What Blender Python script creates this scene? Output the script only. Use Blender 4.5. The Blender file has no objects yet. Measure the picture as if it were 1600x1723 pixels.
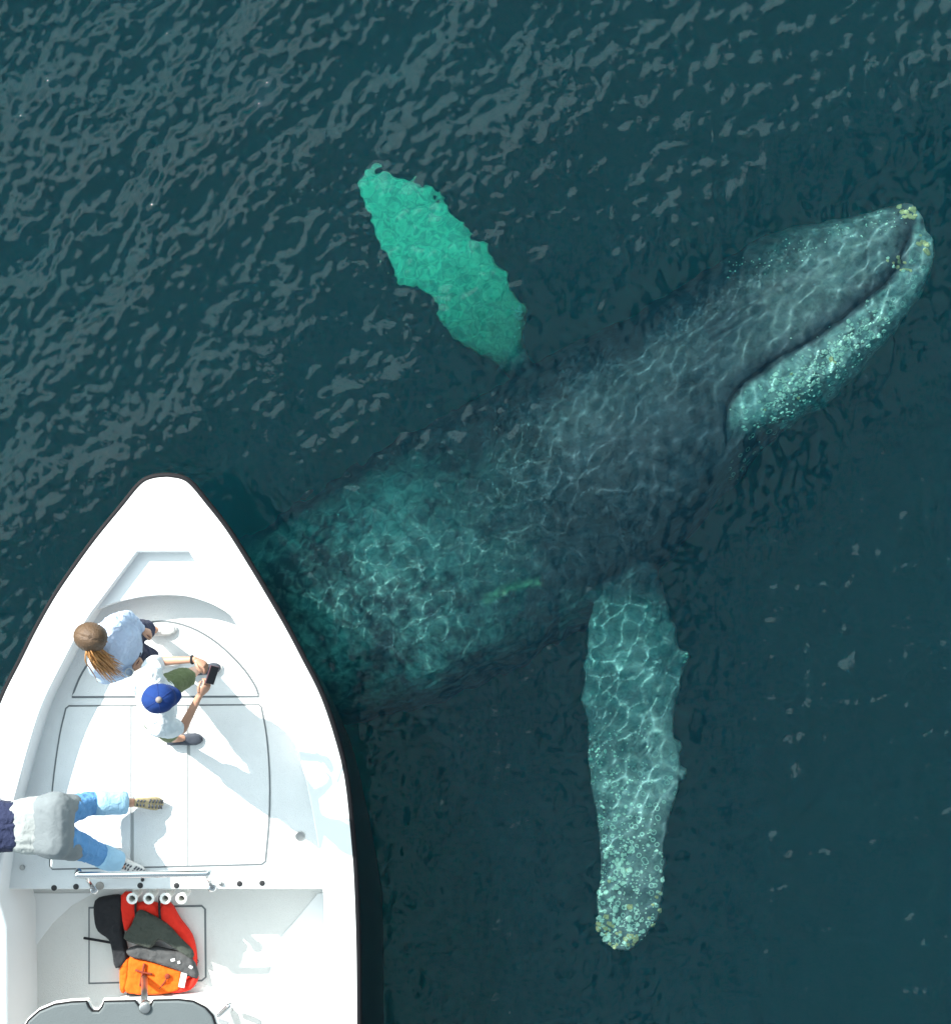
import bpy, bmesh, math, numpy as np
from mathutils import Vector, Matrix, noise
from mathutils.bvhtree import BVHTree
from mathutils.geometry import tessellate_polygon

S = bpy.context.scene
C = S.collection
R = math.radians

# ------------------------------------------------------------------ camera
CAMZ, FPX = 14.0, 2740.0                       # height over the sea, focal length in pixels of the 1600 px wide photo
cam = bpy.data.cameras.new('camera')
cam_o = bpy.data.objects.new('camera', cam)
C.objects.link(cam_o)
S.camera = cam_o
cam_o.location = (0, 0, CAMZ)
cam.sensor_fit = 'HORIZONTAL'
cam.sensor_width = 36
cam.lens = 36 * FPX / 1600
cam.clip_end = 3000

# ------------------------------------------------------------------ sky and sun
SUN_EL = R(37)
CL0, CLB = .70, 29.0                           # edge and brightness of the cloud bank
sx, sy = -0.70, 0.714
world = bpy.data.worlds.new('World')
S.world = world
world.use_nodes = True
wnt = world.node_tree
sky = wnt.nodes.new('ShaderNodeTexSky')
sky.sky_type = 'NISHITA'
sky.sun_disc = False
sky.sun_elevation = SUN_EL
sky.sun_rotation = math.atan2(sx, sy)
sky.air_density = 1.0
sky.dust_density = 1.6
sky.ozone_density = 2.2
hs = wnt.nodes.new('ShaderNodeHueSaturation')      # thin white haze takes the colour out of the sky
hs.inputs['Saturation'].default_value = .8
hs.inputs['Value'].default_value = .65
wnt.links.new(sky.outputs[0], hs.inputs['Color'])
# a bright broken cloud bank stands in the up-sun half of the sky, with scattered wisps elsewhere
def WN(t, op=None, **kw):
    n = wnt.nodes.new(t)
    if op: n.operation = op
    for k, v in kw.items(): n.inputs[k].default_value = v
    return n
tcw = WN('ShaderNodeTexCoord')
sep = WN('ShaderNodeSeparateXYZ'); wnt.links.new(tcw.outputs['Generated'], sep.inputs[0])
zc_ = WN('ShaderNodeMath', 'MAXIMUM'); zc_.inputs[1].default_value = .15; wnt.links.new(sep.outputs['Z'], zc_.inputs[0])
cz = WN('ShaderNodeCombineXYZ')
for k_ in range(3): wnt.links.new(zc_.outputs[0], cz.inputs[k_])
dv = WN('ShaderNodeVectorMath', 'DIVIDE'); wnt.links.new(tcw.outputs['Generated'], dv.inputs[0]); wnt.links.new(cz.outputs[0], dv.inputs[1])
cn = WN('ShaderNodeTexNoise', Scale=5.0, Detail=6.0, Roughness=.6, Distortion=.4)
wnt.links.new(dv.outputs[0], cn.inputs['Vector'])
dt = WN('ShaderNodeVectorMath', 'DOT_PRODUCT'); dt.inputs[1].default_value = (-.70, .714, 0); wnt.links.new(tcw.outputs['Generated'], dt.inputs[0])
sm_ = WN('ShaderNodeMath', 'MULTIPLY_ADD'); sm_.inputs[1].default_value = .9; wnt.links.new(cn.outputs['Fac'], sm_.inputs[0]); wnt.links.new(dt.outputs['Value'], sm_.inputs[2])
cr = WN('ShaderNodeMapRange'); cr.interpolation_type = 'SMOOTHSTEP'
cr.inputs['From Min'].default_value = CL0; cr.inputs['From Max'].default_value = CL0 + .10
wnt.links.new(sm_.outputs[0], cr.inputs['Value'])
ml = WN('ShaderNodeVectorMath', 'SCALE'); ml.inputs[0].default_value = (.80 * CLB, .97 * CLB, 1.0 * CLB)
cn2 = WN('ShaderNodeTexNoise', Scale=9.0, Detail=5.0, Roughness=.55, Distortion=.8); wnt.links.new(dv.outputs[0], cn2.inputs['Vector'])
cr2 = WN('ShaderNodeMapRange'); cr2.interpolation_type = 'SMOOTHSTEP'
cr2.inputs['From Min'].default_value = .42; cr2.inputs['From Max'].default_value = .52; cr2.inputs['To Max'].default_value = .27
wnt.links.new(cn2.outputs['Fac'], cr2.inputs['Value'])
cr3 = WN('ShaderNodeMapRange'); cr3.interpolation_type = 'SMOOTHSTEP'      # bank cut back towards the horizon, shaped to put less light on the deck
cr3.inputs['From Min'].default_value = .70; cr3.inputs['From Max'].default_value = .84; cr3.inputs['To Min'].default_value = 1.0; cr3.inputs['To Max'].default_value = .15
wnt.links.new(dt.outputs['Value'], cr3.inputs['Value'])
bk = WN('ShaderNodeMath', 'MULTIPLY'); wnt.links.new(cr.outputs['Result'], bk.inputs[0]); wnt.links.new(cr3.outputs['Result'], bk.inputs[1])
mxm = WN('ShaderNodeMath', 'MAXIMUM'); wnt.links.new(bk.outputs[0], mxm.inputs[0]); wnt.links.new(cr2.outputs['Result'], mxm.inputs[1])
wnt.links.new(mxm.outputs[0], ml.inputs['Scale'])
ad = WN('ShaderNodeVectorMath', 'ADD'); wnt.links.new(hs.outputs[0], ad.inputs[0]); wnt.links.new(ml.outputs[0], ad.inputs[1])
wnt.links.new(ad.outputs[0], wnt.nodes['Background'].inputs[0])
wnt.nodes['Background'].inputs[1].default_value = 0.05
sun = bpy.data.lights.new('sun', 'SUN')
sun_o = bpy.data.objects.new('sun', sun)
C.objects.link(sun_o)
sun.energy = 5.0
sun.specular_factor = 1.0
sun.angle = R(0.5)
sun.color = (1.0, 0.96, 0.90)
sdir = Vector((sx * math.cos(SUN_EL), sy * math.cos(SUN_EL), math.sin(SUN_EL)))
sun_o.rotation_euler = sdir.to_track_quat('Z', 'Y').to_euler()
sun.cycles.is_caustics_light = True            # sunlight is refracted by the waves into real caustics
S.view_settings.view_transform = 'Standard'
S.view_settings.look = 'None'
S.view_settings.gamma = 1
S.view_settings.use_curve_mapping = False
S.view_settings.exposure = 1.0
S.cycles.sample_clamp_indirect = 40.0
S.cycles.max_bounces = 10
S.cycles.transmission_bounces = 8
S.cycles.volume_bounces = 2
S.cycles.diffuse_bounces = 3
S.cycles.glossy_bounces = 4

# ------------------------------------------------------------------ helpers
def P(x, y, z):
    """a point at height z whose picture position in the 1600x1723 photo is x, y"""
    k = (CAMZ - z) / FPX
    return np.array([(x - 800) * k, (861.5 - y) * k, z])

def PW(x, y, z):
    """the same for a point under water (z < 0), with the bend of the light at the surface"""
    a = P(x, y, 0)
    r = math.hypot(a[0], a[1])
    st = math.sin(math.atan2(r, CAMZ)) / 1.36
    t = math.tan(math.asin(st))
    f = (r - z * t) / max(r, 1e-6)
    return np.array([a[0] * f, a[1] * f, z])

def PP(pts, z):
    return [P(x, y, z) for x, y in pts]

def tag(o, label=None, cat=None, group=None, kind=None):
    if label: o['label'] = label
    if cat: o['category'] = cat
    if group: o['group'] = group
    if kind: o['kind'] = kind
    return o

def thing(name, loc, label, cat, group=None):
    o = bpy.data.objects.new(name, None)
    o.empty_display_size = 0.2
    C.objects.link(o)
    o.location = loc
    return tag(o, label, cat, group)

def wloc(o):
    v = Vector((0, 0, 0))
    while o:
        v += o.location
        o = o.parent
    return v

def mesh_obj(name, verts, faces, mat, parent=None, smooth=True, mats=None, fmat=None):
    m = bpy.data.meshes.new(name)
    v = np.asarray(verts, dtype=float)
    if parent is not None:
        v = v - np.array(wloc(parent))
    m.from_pydata(v.tolist(), [], [list(map(int, f)) for f in faces])
    m.update()
    if smooth:
        m.polygons.foreach_set('use_smooth', [True] * len(m.polygons))
    for q in (mats or [mat]):
        m.materials.append(q)
    if fmat is not None:
        m.polygons.foreach_set('material_index', fmat)
    o = bpy.data.objects.new(name, m)
    C.objects.link(o)
    o.parent = parent
    return o

class MB:
    """collects shapes and links them as one mesh object"""
    def __init__(s): s.v, s.f, s.m = [], [], []
    def add(s, v, f, mi=0):
        n = len(s.v)
        s.v += [tuple(map(float, p)) for p in v]
        s.f += [[n + int(i) for i in q] for q in f]
        s.m += [mi] * len(f)
        return s
    def tube(s, pts, r, n=12, closed=False, caps=True, mi=0):
        pts = [Vector(p) for p in pts]
        rr = r if isinstance(r, (list, tuple, np.ndarray)) else [r] * len(pts)
        N = len(pts)
        tang = []
        for i in range(N):
            a = pts[(i - 1) % N] if (closed or i > 0) else pts[i]
            b = pts[(i + 1) % N] if (closed or i < N - 1) else pts[i]
            tang.append((b - a).normalized())
        up = Vector((0, 0, 1)) if abs(tang[0].z) < 0.9 else Vector((1, 0, 0))
        x = tang[0].cross(up).normalized()
        v, f = [], []
        for i in range(N):
            x = (x - tang[i] * x.dot(tang[i])).normalized()
            y = tang[i].cross(x)
            for k in range(n):
                a = 2 * math.pi * k / n
                v.append(pts[i] + (x * math.cos(a) + y * math.sin(a)) * rr[i])
        for i in range(N if closed else N - 1):
            j = (i + 1) % N
            for k in range(n):
                f.append([i * n + k, i * n + (k + 1) % n, j * n + (k + 1) % n, j * n + k])
        if caps and not closed:
            f.append(list(range(n))[::-1]); f.append([(N - 1) * n + k for k in range(n)])
        return s.add(v, f, mi)
    def lathe(s, c, prof, n=20, axis=(0, 0, 1), mi=0, close=True):
        q = Vector((0, 0, 1)).rotation_difference(Vector(axis)).to_matrix()
        v, f = [], []
        for (r, h) in prof:
            for k in range(n):
                a = 2 * math.pi * k / n
                v.append(Vector(c) + q @ Vector((r * math.cos(a), r * math.sin(a), h)))
        for i in range(len(prof) - 1):
            for k in range(n):
                f.append([i * n + k, i * n + (k + 1) % n, (i + 1) * n + (k + 1) % n, (i + 1) * n + k])
        if close:
            f.append(list(range(n))[::-1]); f.append([(len(prof) - 1) * n + k for k in range(n)])
        return s.add(v, f, mi)
    def box(s, c, d, rot=0, mi=0):
        cr, sr = math.cos(rot), math.sin(rot)
        v = []
        for a in (-.5, .5):
            for b in (-.5, .5):
                for e in (-.5, .5):
                    x, y, z = a * d[0], b * d[1], e * d[2]
                    v.append((c[0] + x * cr - y * sr, c[1] + x * sr + y * cr, c[2] + z))
        return s.add(v, [(0, 1, 3, 2), (4, 6, 7, 5), (0, 4, 5, 1), (2, 3, 7, 6), (0, 2, 6, 4), (1, 5, 7, 3)], mi)
    def build(s, name, mat, parent=None, smooth=True, mats=None):
        o = mesh_obj(name, s.v, s.f, mat, parent, smooth, mats, s.m if mats else None)
        return o

def sharp(o, deg=35):
    o.data.set_sharp_from_angle(angle=R(deg))
    return o

def smooth_line(pts, n=8, closed=False):
    """Catmull-Rom through the points"""
    p = [np.asarray(q, float) for q in pts]
    out = []
    N = len(p)
    for i in range(N if closed else N - 1):
        a = p[(i - 1) % N] if (closed or i > 0) else 2 * p[0] - p[1]
        b, c = p[i], p[(i + 1) % N]
        d = p[(i + 2) % N] if (closed or i < N - 2) else 2 * p[-1] - p[-2]
        for k in range(n):
            t = k / n
            out.append(0.5 * ((2 * b) + (c - a) * t + (2 * a - 5 * b + 4 * c - d) * t * t + (3 * b - a - 3 * c + d) * t ** 3))
    if not closed: out.append(p[-1])
    return out

def fill(loops):
    vs = [Vector(q) for l in loops for q in l]
    tri = tessellate_polygon([[Vector(q) for q in l] for l in loops])
    out = []
    for t in tri:
        a, b, c = (vs[i] for i in t)
        n = (b - a).cross(c - a)
        out.append(t if n.z > 0 else t[::-1])
    return vs, out

def slab(mb, poly, z0, z1, bev=0.0, mi=0):
    """a flat plate with outline poly (xy) from z0 up to z1, upper edge rounded by bev"""
    top = [(q[0], q[1], z1) for q in poly]
    if bev > 0:
        c = inset(poly, bev)
        top = [(q[0], q[1], z1) for q in c]
    v, f = fill([top])
    mb.add(v, f, mi)
    rings = [[(q[0], q[1], z0) for q in poly]]
    if bev > 0:
        rings.append([(q[0], q[1], z1 - bev) for q in poly])
        c2 = inset(poly, bev * .3)
        rings.append([(q[0], q[1], z1 - bev * .3) for q in c2])
    rings.append(top)
    n = len(poly)
    area = sum(poly[i][0] * poly[(i + 1) % n][1] - poly[(i + 1) % n][0] * poly[i][1] for i in range(n))
    for a, b in zip(rings[:-1], rings[1:]):
        fs = [[i, (i + 1) % n, n + (i + 1) % n, n + i] for i in range(n)]
        if area < 0: fs = [q[::-1] for q in fs]
        mb.add(a + b, fs, mi)

def inset(poly, d):
    p = [np.array([q[0], q[1]], float) for q in poly]
    n = len(p)
    area = sum(p[i][0] * p[(i + 1) % n][1] - p[(i + 1) % n][0] * p[i][1] for i in range(n))
    sg = 1 if area > 0 else -1
    out = []
    for i in range(n):
        a = p[i] - p[i - 1]; b = p[(i + 1) % n] - p[i]
        a = a / (np.linalg.norm(a) + 1e-9); b = b / (np.linalg.norm(b) + 1e-9)
        na = np.array([-a[1], a[0]]); nb = np.array([-b[1], b[0]])
        m = na + nb
        m = m / (np.linalg.norm(m) + 1e-9)
        k = max(0.4, float(m @ na))
        out.append(p[i] + m * sg * d / k)
    return out

# ------------------------------------------------------------------ materials
def new_mat(name):
    m = bpy.data.materials.new(name)
    m.use_nodes = True
    nt = m.node_tree
    return m, nt, nt.nodes['Principled BSDF']

def N(nt, t, **kw):
    n = nt.nodes.new(t)
    for k, v in kw.items():
        if k in n.inputs: n.inputs[k].default_value = v
        else: setattr(n, k, v)
    return n

def plain(name, col, rough=.5, metal=0, bump=0, bscale=40, var=.15, spec=.5, vscale=6):
    m, nt, b = new_mat(name)
    b.inputs['Roughness'].default_value = rough
    b.inputs['Metallic'].default_value = metal
    b.inputs['Specular IOR Level'].default_value = spec
    tc = N(nt, 'ShaderNodeTexCoord')
    nz = N(nt, 'ShaderNodeTexNoise', Scale=vscale, Detail=5.0)
    nt.links.new(tc.outputs['Object'], nz.inputs['Vector'])
    mx = N(nt, 'ShaderNodeMix', data_type='RGBA')
    mx.inputs['A'].default_value = tuple(c * (1 - var) for c in col) + (1,)
    mx.inputs['B'].default_value = tuple(min(1, c * (1 + var)) for c in col) + (1,)
    nt.links.new(nz.outputs['Fac'], mx.inputs['Factor'])
    nt.links.new(mx.outputs['Result'], b.inputs['Base Color'])
    if bump:
        n2 = N(nt, 'ShaderNodeTexNoise', Scale=bscale, Detail=4.0)
        nt.links.new(tc.outputs['Object'], n2.inputs['Vector'])
        bp = N(nt, 'ShaderNodeBump', Strength=bump, Distance=.01)
        nt.links.new(n2.outputs['Fac'], bp.inputs['Height'])
        nt.links.new(bp.outputs['Normal'], b.inputs['Normal'])
    return m

M = {}
M['gelcoat'] = plain('white_gelcoat', (.80, .82, .82), .3, var=.02)
M['nonskid'] = plain('nonskid_gelcoat', (.70, .71, .69), .6, bump=.5, bscale=160, var=.04, vscale=60)
M['nonskid_white'] = plain('white_nonskid_gelcoat', (.76, .78, .78), .55, bump=.6, bscale=140, var=.06, vscale=7)
M['black_rubber'] = plain('black_rubber', (.009, .009, .011), .7, bump=.1, spec=.2)
M['hull'] = plain('black_hull_paint', (.008, .010, .014), .25, var=.2)
M['seam'] = plain('dark_seam', (.14, .16, .17), .7)
M['seam_pale'] = plain('pale_seam', (.38, .40, .40), .7)
M['steel'] = plain('polished_steel', (.62, .63, .64), .12, metal=1, var=.05)
M['brushed'] = plain('brushed_steel', (.45, .45, .44), .35, metal=1, var=.1)
M['dark_hole'] = plain('dark_fitting', (.02, .02, .022), .5)
M['slate'] = plain('slate_vinyl', (.105, .125, .13), .65, bump=.3, bscale=120, var=.08)
M['white_plastic'] = plain('white_plastic', (.8, .8, .76), .35, var=.03)
M['beige_plastic'] = plain('grey_plastic', (.35, .33, .30), .4, var=.1)

def fabric(name, col, bump=.6, bscale=14, var=.12, rough=.85):
    m, nt, b = new_mat(name)
    b.inputs['Roughness'].default_value = rough
    b.inputs['Specular IOR Level'].default_value = .25
    b.inputs['Sheen Weight'].default_value = .03
    tc = N(nt, 'ShaderNodeTexCoord')
    nz = N(nt, 'ShaderNodeTexNoise', Scale=9.0, Detail=6.0)
    nt.links.new(tc.outputs['Object'], nz.inputs['Vector'])
    mx = N(nt, 'ShaderNodeMix', data_type='RGBA')
    mx.inputs['A'].default_value = tuple(c * (1 - var) for c in col) + (1,)
    mx.inputs['B'].default_value = tuple(min(1, c * (1 + var)) for c in col) + (1,)
    nt.links.new(nz.outputs['Fac'], mx.inputs['Factor'])
    nt.links.new(mx.outputs['Result'], b.inputs['Base Color'])
    n2 = N(nt, 'ShaderNodeTexNoise', Scale=bscale, Detail=3.0, Distortion=.8)
    nt.links.new(tc.outputs['Object'], n2.inputs['Vector'])
    bp = N(nt, 'ShaderNodeBump', Strength=bump, Distance=.04)
    nt.links.new(n2.outputs['Fac'], bp.inputs['Height'])
    n3 = N(nt, 'ShaderNodeTexNoise', Scale=350.0, Detail=1.0)
    nt.links.new(tc.outputs['Object'], n3.inputs['Vector'])
    b2 = N(nt, 'ShaderNodeBump', Strength=.25, Distance=.002)
    nt.links.new(n3.outputs['Fac'], b2.inputs['Height'])
    nt.links.new(bp.outputs['Normal'], b2.inputs['Normal'])
    nt.links.new(b2.outputs['Normal'], b.inputs['Normal'])
    return m

M['skin'] = plain('skin', (.50, .27, .18), .5, bump=.1, bscale=60, var=.1)
M['pale_blue_cloth'] = fabric('pale_blue_cloth', (.50, .60, .78))
M['white_cloth'] = fabric('white_cloth', (.72, .77, .80))
M['navy_cloth'] = fabric('navy_cloth', (.018, .024, .06), bump=.8)
M['olive_cloth'] = fabric('olive_cloth', (.12, .15, .07))
M['cap_blue'] = fabric('blue_cap_cloth', (.010, .038, .17), bump=.15)
M['grey_cloth'] = fabric('grey_cloth', (.17, .195, .205), bump=.2)
M['pale_grey_cloth'] = fabric('pale_grey_cloth', (.30, .325, .32), bump=.35)
M['denim'] = fabric('blue_denim', (.10, .26, .50), bump=.9)
M['denim_pale'] = fabric('pale_denim', (.30, .50, .66), bump=.5)
M['hair'] = plain('brown_hair', (.11, .065, .035), .5, bump=.8, bscale=90, var=.45, vscale=30)
M['blond_hair'] = plain('blond_hair', (.42, .20, .06), .5, bump=.8, bscale=90, var=.35, vscale=30)
M['shoe_dark'] = plain('dark_shoe', (.05, .06, .08), .6, bump=.3, var=.3)
M['shoe_white'] = plain('white_shoe', (.7, .7, .68), .6, bump=.3, var=.1)
M['shoe_tan'] = plain('tan_sole', (.40, .33, .19), .7, bump=.3, var=.2)
M['orange'] = fabric('orange_nylon', (.85, .13, .008), bump=.35)
M['red'] = fabric('red_nylon', (.80, .035, .02), bump=.35)
M['black_nylon'] = fabric('black_nylon', (.022, .024, .028), bump=.5)
M['grey_nylon'] = fabric('charcoal_nylon', (.075, .078, .08), bump=.5)
M['olive_nylon'] = fabric('dark_olive_nylon', (.055, .065, .055), bump=.6, var=.3)
M['reflective'] = plain('reflective_tape', (.75, .76, .76), .3)
M['barnacle'] = plain('pale_barnacle', (.55, .56, .50), .85, bump=.6, bscale=120, var=.25)
M['barnacle_yellow'] = plain('ochre_barnacle', (.52, .36, .20), .85, bump=.6, bscale=120, var=.3)

# ------------------------------------------------------------------ THE SEA
def stretched(r, step, far):
    a = np.arange(-r, r + 1e-6, step)
    ext, x, s = [], r, step
    while x < far:
        s *= 1.3; x += s; ext.append(x)
    e = np.array(ext)
    return np.concatenate([-e[::-1], a, e])

gx = stretched(4.55, .013, 900)
gy = stretched(4.85, .013, 900)
X, Y = np.meshgrid(gx, gy)
rng = np.random.default_rng(11)
# long waves (swell and chop), short steep ripples
Zs = np.zeros_like(X)
def waves(n, l0, l1, slope, spread, main=135):
    z = np.zeros_like(X)
    for _ in range(n):
        lam = l0 * (l1 / l0) ** rng.random()
        k = 2 * math.pi / lam
        th = R(main) + rng.normal() * spread
        z += slope / math.sqrt(n / 2) / k * np.sin(k * (X * math.cos(th) + Y * math.sin(th)) + rng.random() * 6.283)
    return z
long_w = waves(16, .9, 3.2, .06, .5)
mid_w = waves(46, .28, .8, .08, 1.0)
short_w = waves(80, .10, .26, .08, 1.3)
rip_w = waves(80, .085, .21, .13, 1.1)
fine_w = waves(70, .05, .10, .10, 1.3)
lee_w = waves(60, .10, .45, .12, .9, 60)
# the ripples are livelier up-sun of the boat and calmer in its lee and over the whale
u = (-X * .62 + Y * .5)
rough_ = 1 / (1 + np.exp(-(u - .95) / .5))
def plan_dist(a, b):
    a = PW(*a, -.8)[:2]; b = PW(*b, -.8)[:2]; d = b - a
    t = np.clip(((X - a[0]) * d[0] + (Y - a[1]) * d[1]) / (d @ d), 0, 1)
    return np.hypot(X - a[0] - t * d[0], Y - a[1] - t * d[1])
dw = np.minimum(plan_dist((500, 1030), (1150, 680)), plan_dist((1150, 680), (1540, 400)) + .25)
dw = np.minimum(dw, plan_dist((1060, 1000), (1055, 1590)) + .55)
lee = np.clip((dw - 1.0) / .7, 0, 1) ** 1.5 * (1 - .8 * rough_) * (1 - .65 * np.clip((.35 - X) / .5, 0, 1) * (Y < 1))
patch = .8 + .35 * np.sin(X * .9 + 1.1 * np.sin(Y * .7 + 1)) * np.sin(Y * 1.1 + 2 + .8 * np.sin(X * .8))
rougher = 1 / (1 + np.exp(-(u - 2.3) / .4))
amp = (.5 + .85 * rough_ + .6 * rougher) * patch
Z = long_w * (.6 + .5 * rough_) + (mid_w + short_w * .9) * amp + lee_w * lee * 1.8 * (.75 + .25 * patch) + (rip_w + fine_w * .55) * (rough_ + .8 * rougher) * patch + fine_w * lee * .9
Z *= 1 - .45 * np.exp(-(plan_dist((600, 290), (860, 590)) / .6) ** 2)
RR = np.maximum(abs(X), abs(Y))
Z *= np.clip(1 - (RR - 6) / 8, 0, 1)
ny, nx = X.shape
V = np.stack([X, Y, Z], -1).reshape(-1, 3)
idx = np.arange(ny * nx).reshape(ny, nx)
F = np.stack([idx[:-1, :-1], idx[:-1, 1:], idx[1:, 1:], idx[1:, :-1]], -1).reshape(-1, 4)
m = bpy.data.meshes.new('water')
m.vertices.add(len(V)); m.vertices.foreach_set('co', V.ravel())
m.loops.add(F.size); m.loops.foreach_set('vertex_index', F.ravel().astype(np.int32))
m.polygons.add(len(F)); m.polygons.foreach_set('loop_start', np.arange(0, F.size, 4, dtype=np.int32))
m.polygons.foreach_set('use_smooth', np.ones(len(F), bool))
m.update(calc_edges=True)
mw = bpy.data.materials.new('sea_surface')
mw.use_nodes = True
nt = mw.node_tree; nt.nodes.clear()
out = nt.nodes.new('ShaderNodeOutputMaterial')
gl = N(nt, 'ShaderNodeBsdfGlass', Roughness=0.0, IOR=1.36)
nt.links.new(gl.outputs[0], out.inputs['Surface'])
m.materials.append(mw)
water = bpy.data.objects.new('water', m)
C.objects.link(water)
tag(water, kind='structure')
water.cycles.is_caustics_caster = True

# the body of the sea: one closed volume that swallows red light first and scatters a little teal
mv = bpy.data.materials.new('sea_body')
mv.use_nodes = True
nt = mv.node_tree; nt.nodes.clear()
out = nt.nodes.new('ShaderNodeOutputMaterial')
vc = nt.nodes.new('ShaderNodeVolumeCoefficients')
vc.inputs['Absorption Coefficients'].default_value = (1.1, .105, .135)
vc.inputs['Scatter Coefficients'].default_value = (.020, .050, .082)
vc.inputs['Emission Coefficients'].default_value = (0, 0, 0)
nt.links.new(vc.outputs[0], out.inputs['Volume'])
ZT = float(Z.max()) + .03
mb = MB().box((0, 0, (ZT - 40) / 2), (1700, 1700, ZT + 40))
sea = mb.build('sea_water', mv, None, False)
tag(sea, kind='structure')
mb = MB().box((0, 0, -40.6), (1760, 1760, 1.0))
tag(mb.build('sea_bed', plain('sea_bed_silt', (.05, .06, .05), .9), None, False), kind='structure')

# ------------------------------------------------------------------ THE WHALE
# pairs of outline points (upper edge, lower edge) in the photo with the depth of the body's middle and height/width ratio
ST = [((1548, 362), (1567, 408), -.62, .55), ((1526, 345), (1562, 436), -.68, .60), ((1482, 354), (1545, 486), -.78, .70),
      ((1400, 371), (1502, 552), -.90, .72), ((1300, 393), (1446, 630), -1.02, .74), ((1215, 437), (1376, 694), -1.12, .80),
      ((1130, 486), (1294, 742), -1.25, .86), ((1035, 545), (1238, 815), -1.38, .88), ((940, 592), (1180, 885), -1.48, .88),
      ((850, 648), (1108, 958), -1.58, .88), ((760, 700), (1000, 1045), -1.72, .88), ((670, 745), (885, 1120), -1.78, .86),
      ((590, 790), (765, 1172), -1.68, .84), ((500, 850), (640, 1205), -1.64, .82), ((405, 905), (535, 1222), -1.80, .82),
      ((320, 965), (430, 1225), -2.3, .85), ((230, 1030), (320, 1232), -2.9, .9), ((140, 1095), (205, 1238), -3.5, 1.0),
      ((60, 1150), (105, 1246), -4.2, 1.1), ((0, 1190), (30, 1258), -4.4, .9), ((-50, 1220), (-30, 1262), -4.5, .6)]
Us = [PW(*a, z) for a, b, z, h in ST]
Ls = [PW(*b, z) for a, b, z, h in ST]
HR = [h for *_, h in ST]
SUB = 8
Us = smooth_line(Us, SUB); Ls = smooth_line(Ls, SUB)
HRs = np.interp(np.arange(len(Us)) / SUB, np.arange(len(HR)), HR)
nphi = 96
rings, v, f = len(Us), [], []
for i in range(rings):
    c = (Us[i] + Ls[i]) / 2
    lat = (Us[i] - Ls[i]) / 2
    hw = np.linalg.norm(lat)
    for k in range(nphi):
        a = 2 * math.pi * k / nphi
        ca, sa = math.cos(a), math.sin(a)
        e = 2 / (2.25 + 1.1 * max(0, 1 - i / 52))
        x_ = math.copysign(abs(ca) ** e, ca); z_ = math.copysign(abs(sa) ** e, sa)
        v.append(c + lat * x_ + np.array([0, 0, hw * HRs[i] * z_]))
for i in range(rings - 1):
    for k in range(nphi):
        k2 = (k + 1) % nphi
        f.append([i * nphi + k, (i + 1) * nphi + k, (i + 1) * nphi + k2, i * nphi + k2])
f.append(list(range(nphi))); f.append([(rings - 1) * nphi + k for k in range(nphi)][::-1])
wb = MB().add(v, f)

def paddle(left, right, depths, thick, nphi=28, flip=False):
    """a flipper: lens-shaped sections between two outlines (photo pixels), depth per section"""
    Lp = smooth_line([PW(*p, z) for p, z in zip(left, depths)], 6)
    Rp = smooth_line([PW(*p, z) for p, z in zip(right, depths)], 6)
    th = np.interp(np.arange(len(Lp)) / 6, np.arange(len(thick)), thick)
    v, f = [], []
    for i in range(len(Lp)):
        c = (Lp[i] + Rp[i]) / 2; lat = (Rp[i] - Lp[i]) / 2
        for k in range(nphi):
            a = 2 * math.pi * k / nphi
            ca, sa = math.cos(a), math.sin(a)
            t_ = th[i] * (1 + .35 * ca)
            v.append(c + lat * ca + np.array([0, 0, t_ * math.copysign(abs(sa) ** .9, sa)]))
    n = len(Lp)
    for i in range(n - 1):
        for k in range(nphi):
            k2 = (k + 1) % nphi
            f.append([i * nphi + k, i * nphi + k2, (i + 1) * nphi + k2, (i + 1) * nphi + k])
    f.append(list(range(nphi))[::-1]); f.append([(n - 1) * nphi + k for k in range(nphi)])
    a = Vector(v[1]) - Vector(v[0]); 
    return v, f

near_L = [(985, 900), (1000, 985), (988, 1060), (979, 1140), (984, 1215), (992, 1290), (1002, 1360), (1006, 1430), (1007, 1490), (1003, 1545), (1010, 1580), (1028, 1602)]
near_R = [(1100, 890), (1106, 968), (1128, 1040), (1150, 1110), (1146, 1165), (1136, 1215), (1144, 1290), (1138, 1335), (1123, 1390), (1118, 1440), (1112, 1520), (1088, 1580)]
near_R[-1] = (1060, 1600)
near_R.insert(11, (1095, 1568)); near_L.insert(11, (1014, 1590))
near_D = [-1.35, -1.1, -.95, -.85, -.78, -.70, -.64, -.58, -.54, -.50, -.48, -.47, -.46]
near_T = [.20, .15, .11, .09, .08, .075, .07, .065, .06, .05, .045, .035, .02]
wb.add(*paddle(near_L, near_R, near_D, near_T))
far_L = [(905, 690), (835, 612), (785, 585), (745, 530), (712, 492), (668, 470), (640, 425), (625, 375), (610, 325), (606, 292)]
far_R = [(960, 660), (888, 600), (884, 535), (862, 478), (826, 430), (788, 388), (752, 350), (722, 318), (685, 300), (640, 288)]
far_D = [-1.4, -1.3, -1.25, -1.2, -1.17, -1.14, -1.12, -1.1, -1.1, -1.1]
far_T = [.2, .15, .11, .09, .08, .07, .06, .05, .04, .02]
wb.add(*paddle(far_L, far_R, far_D, far_T))
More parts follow.
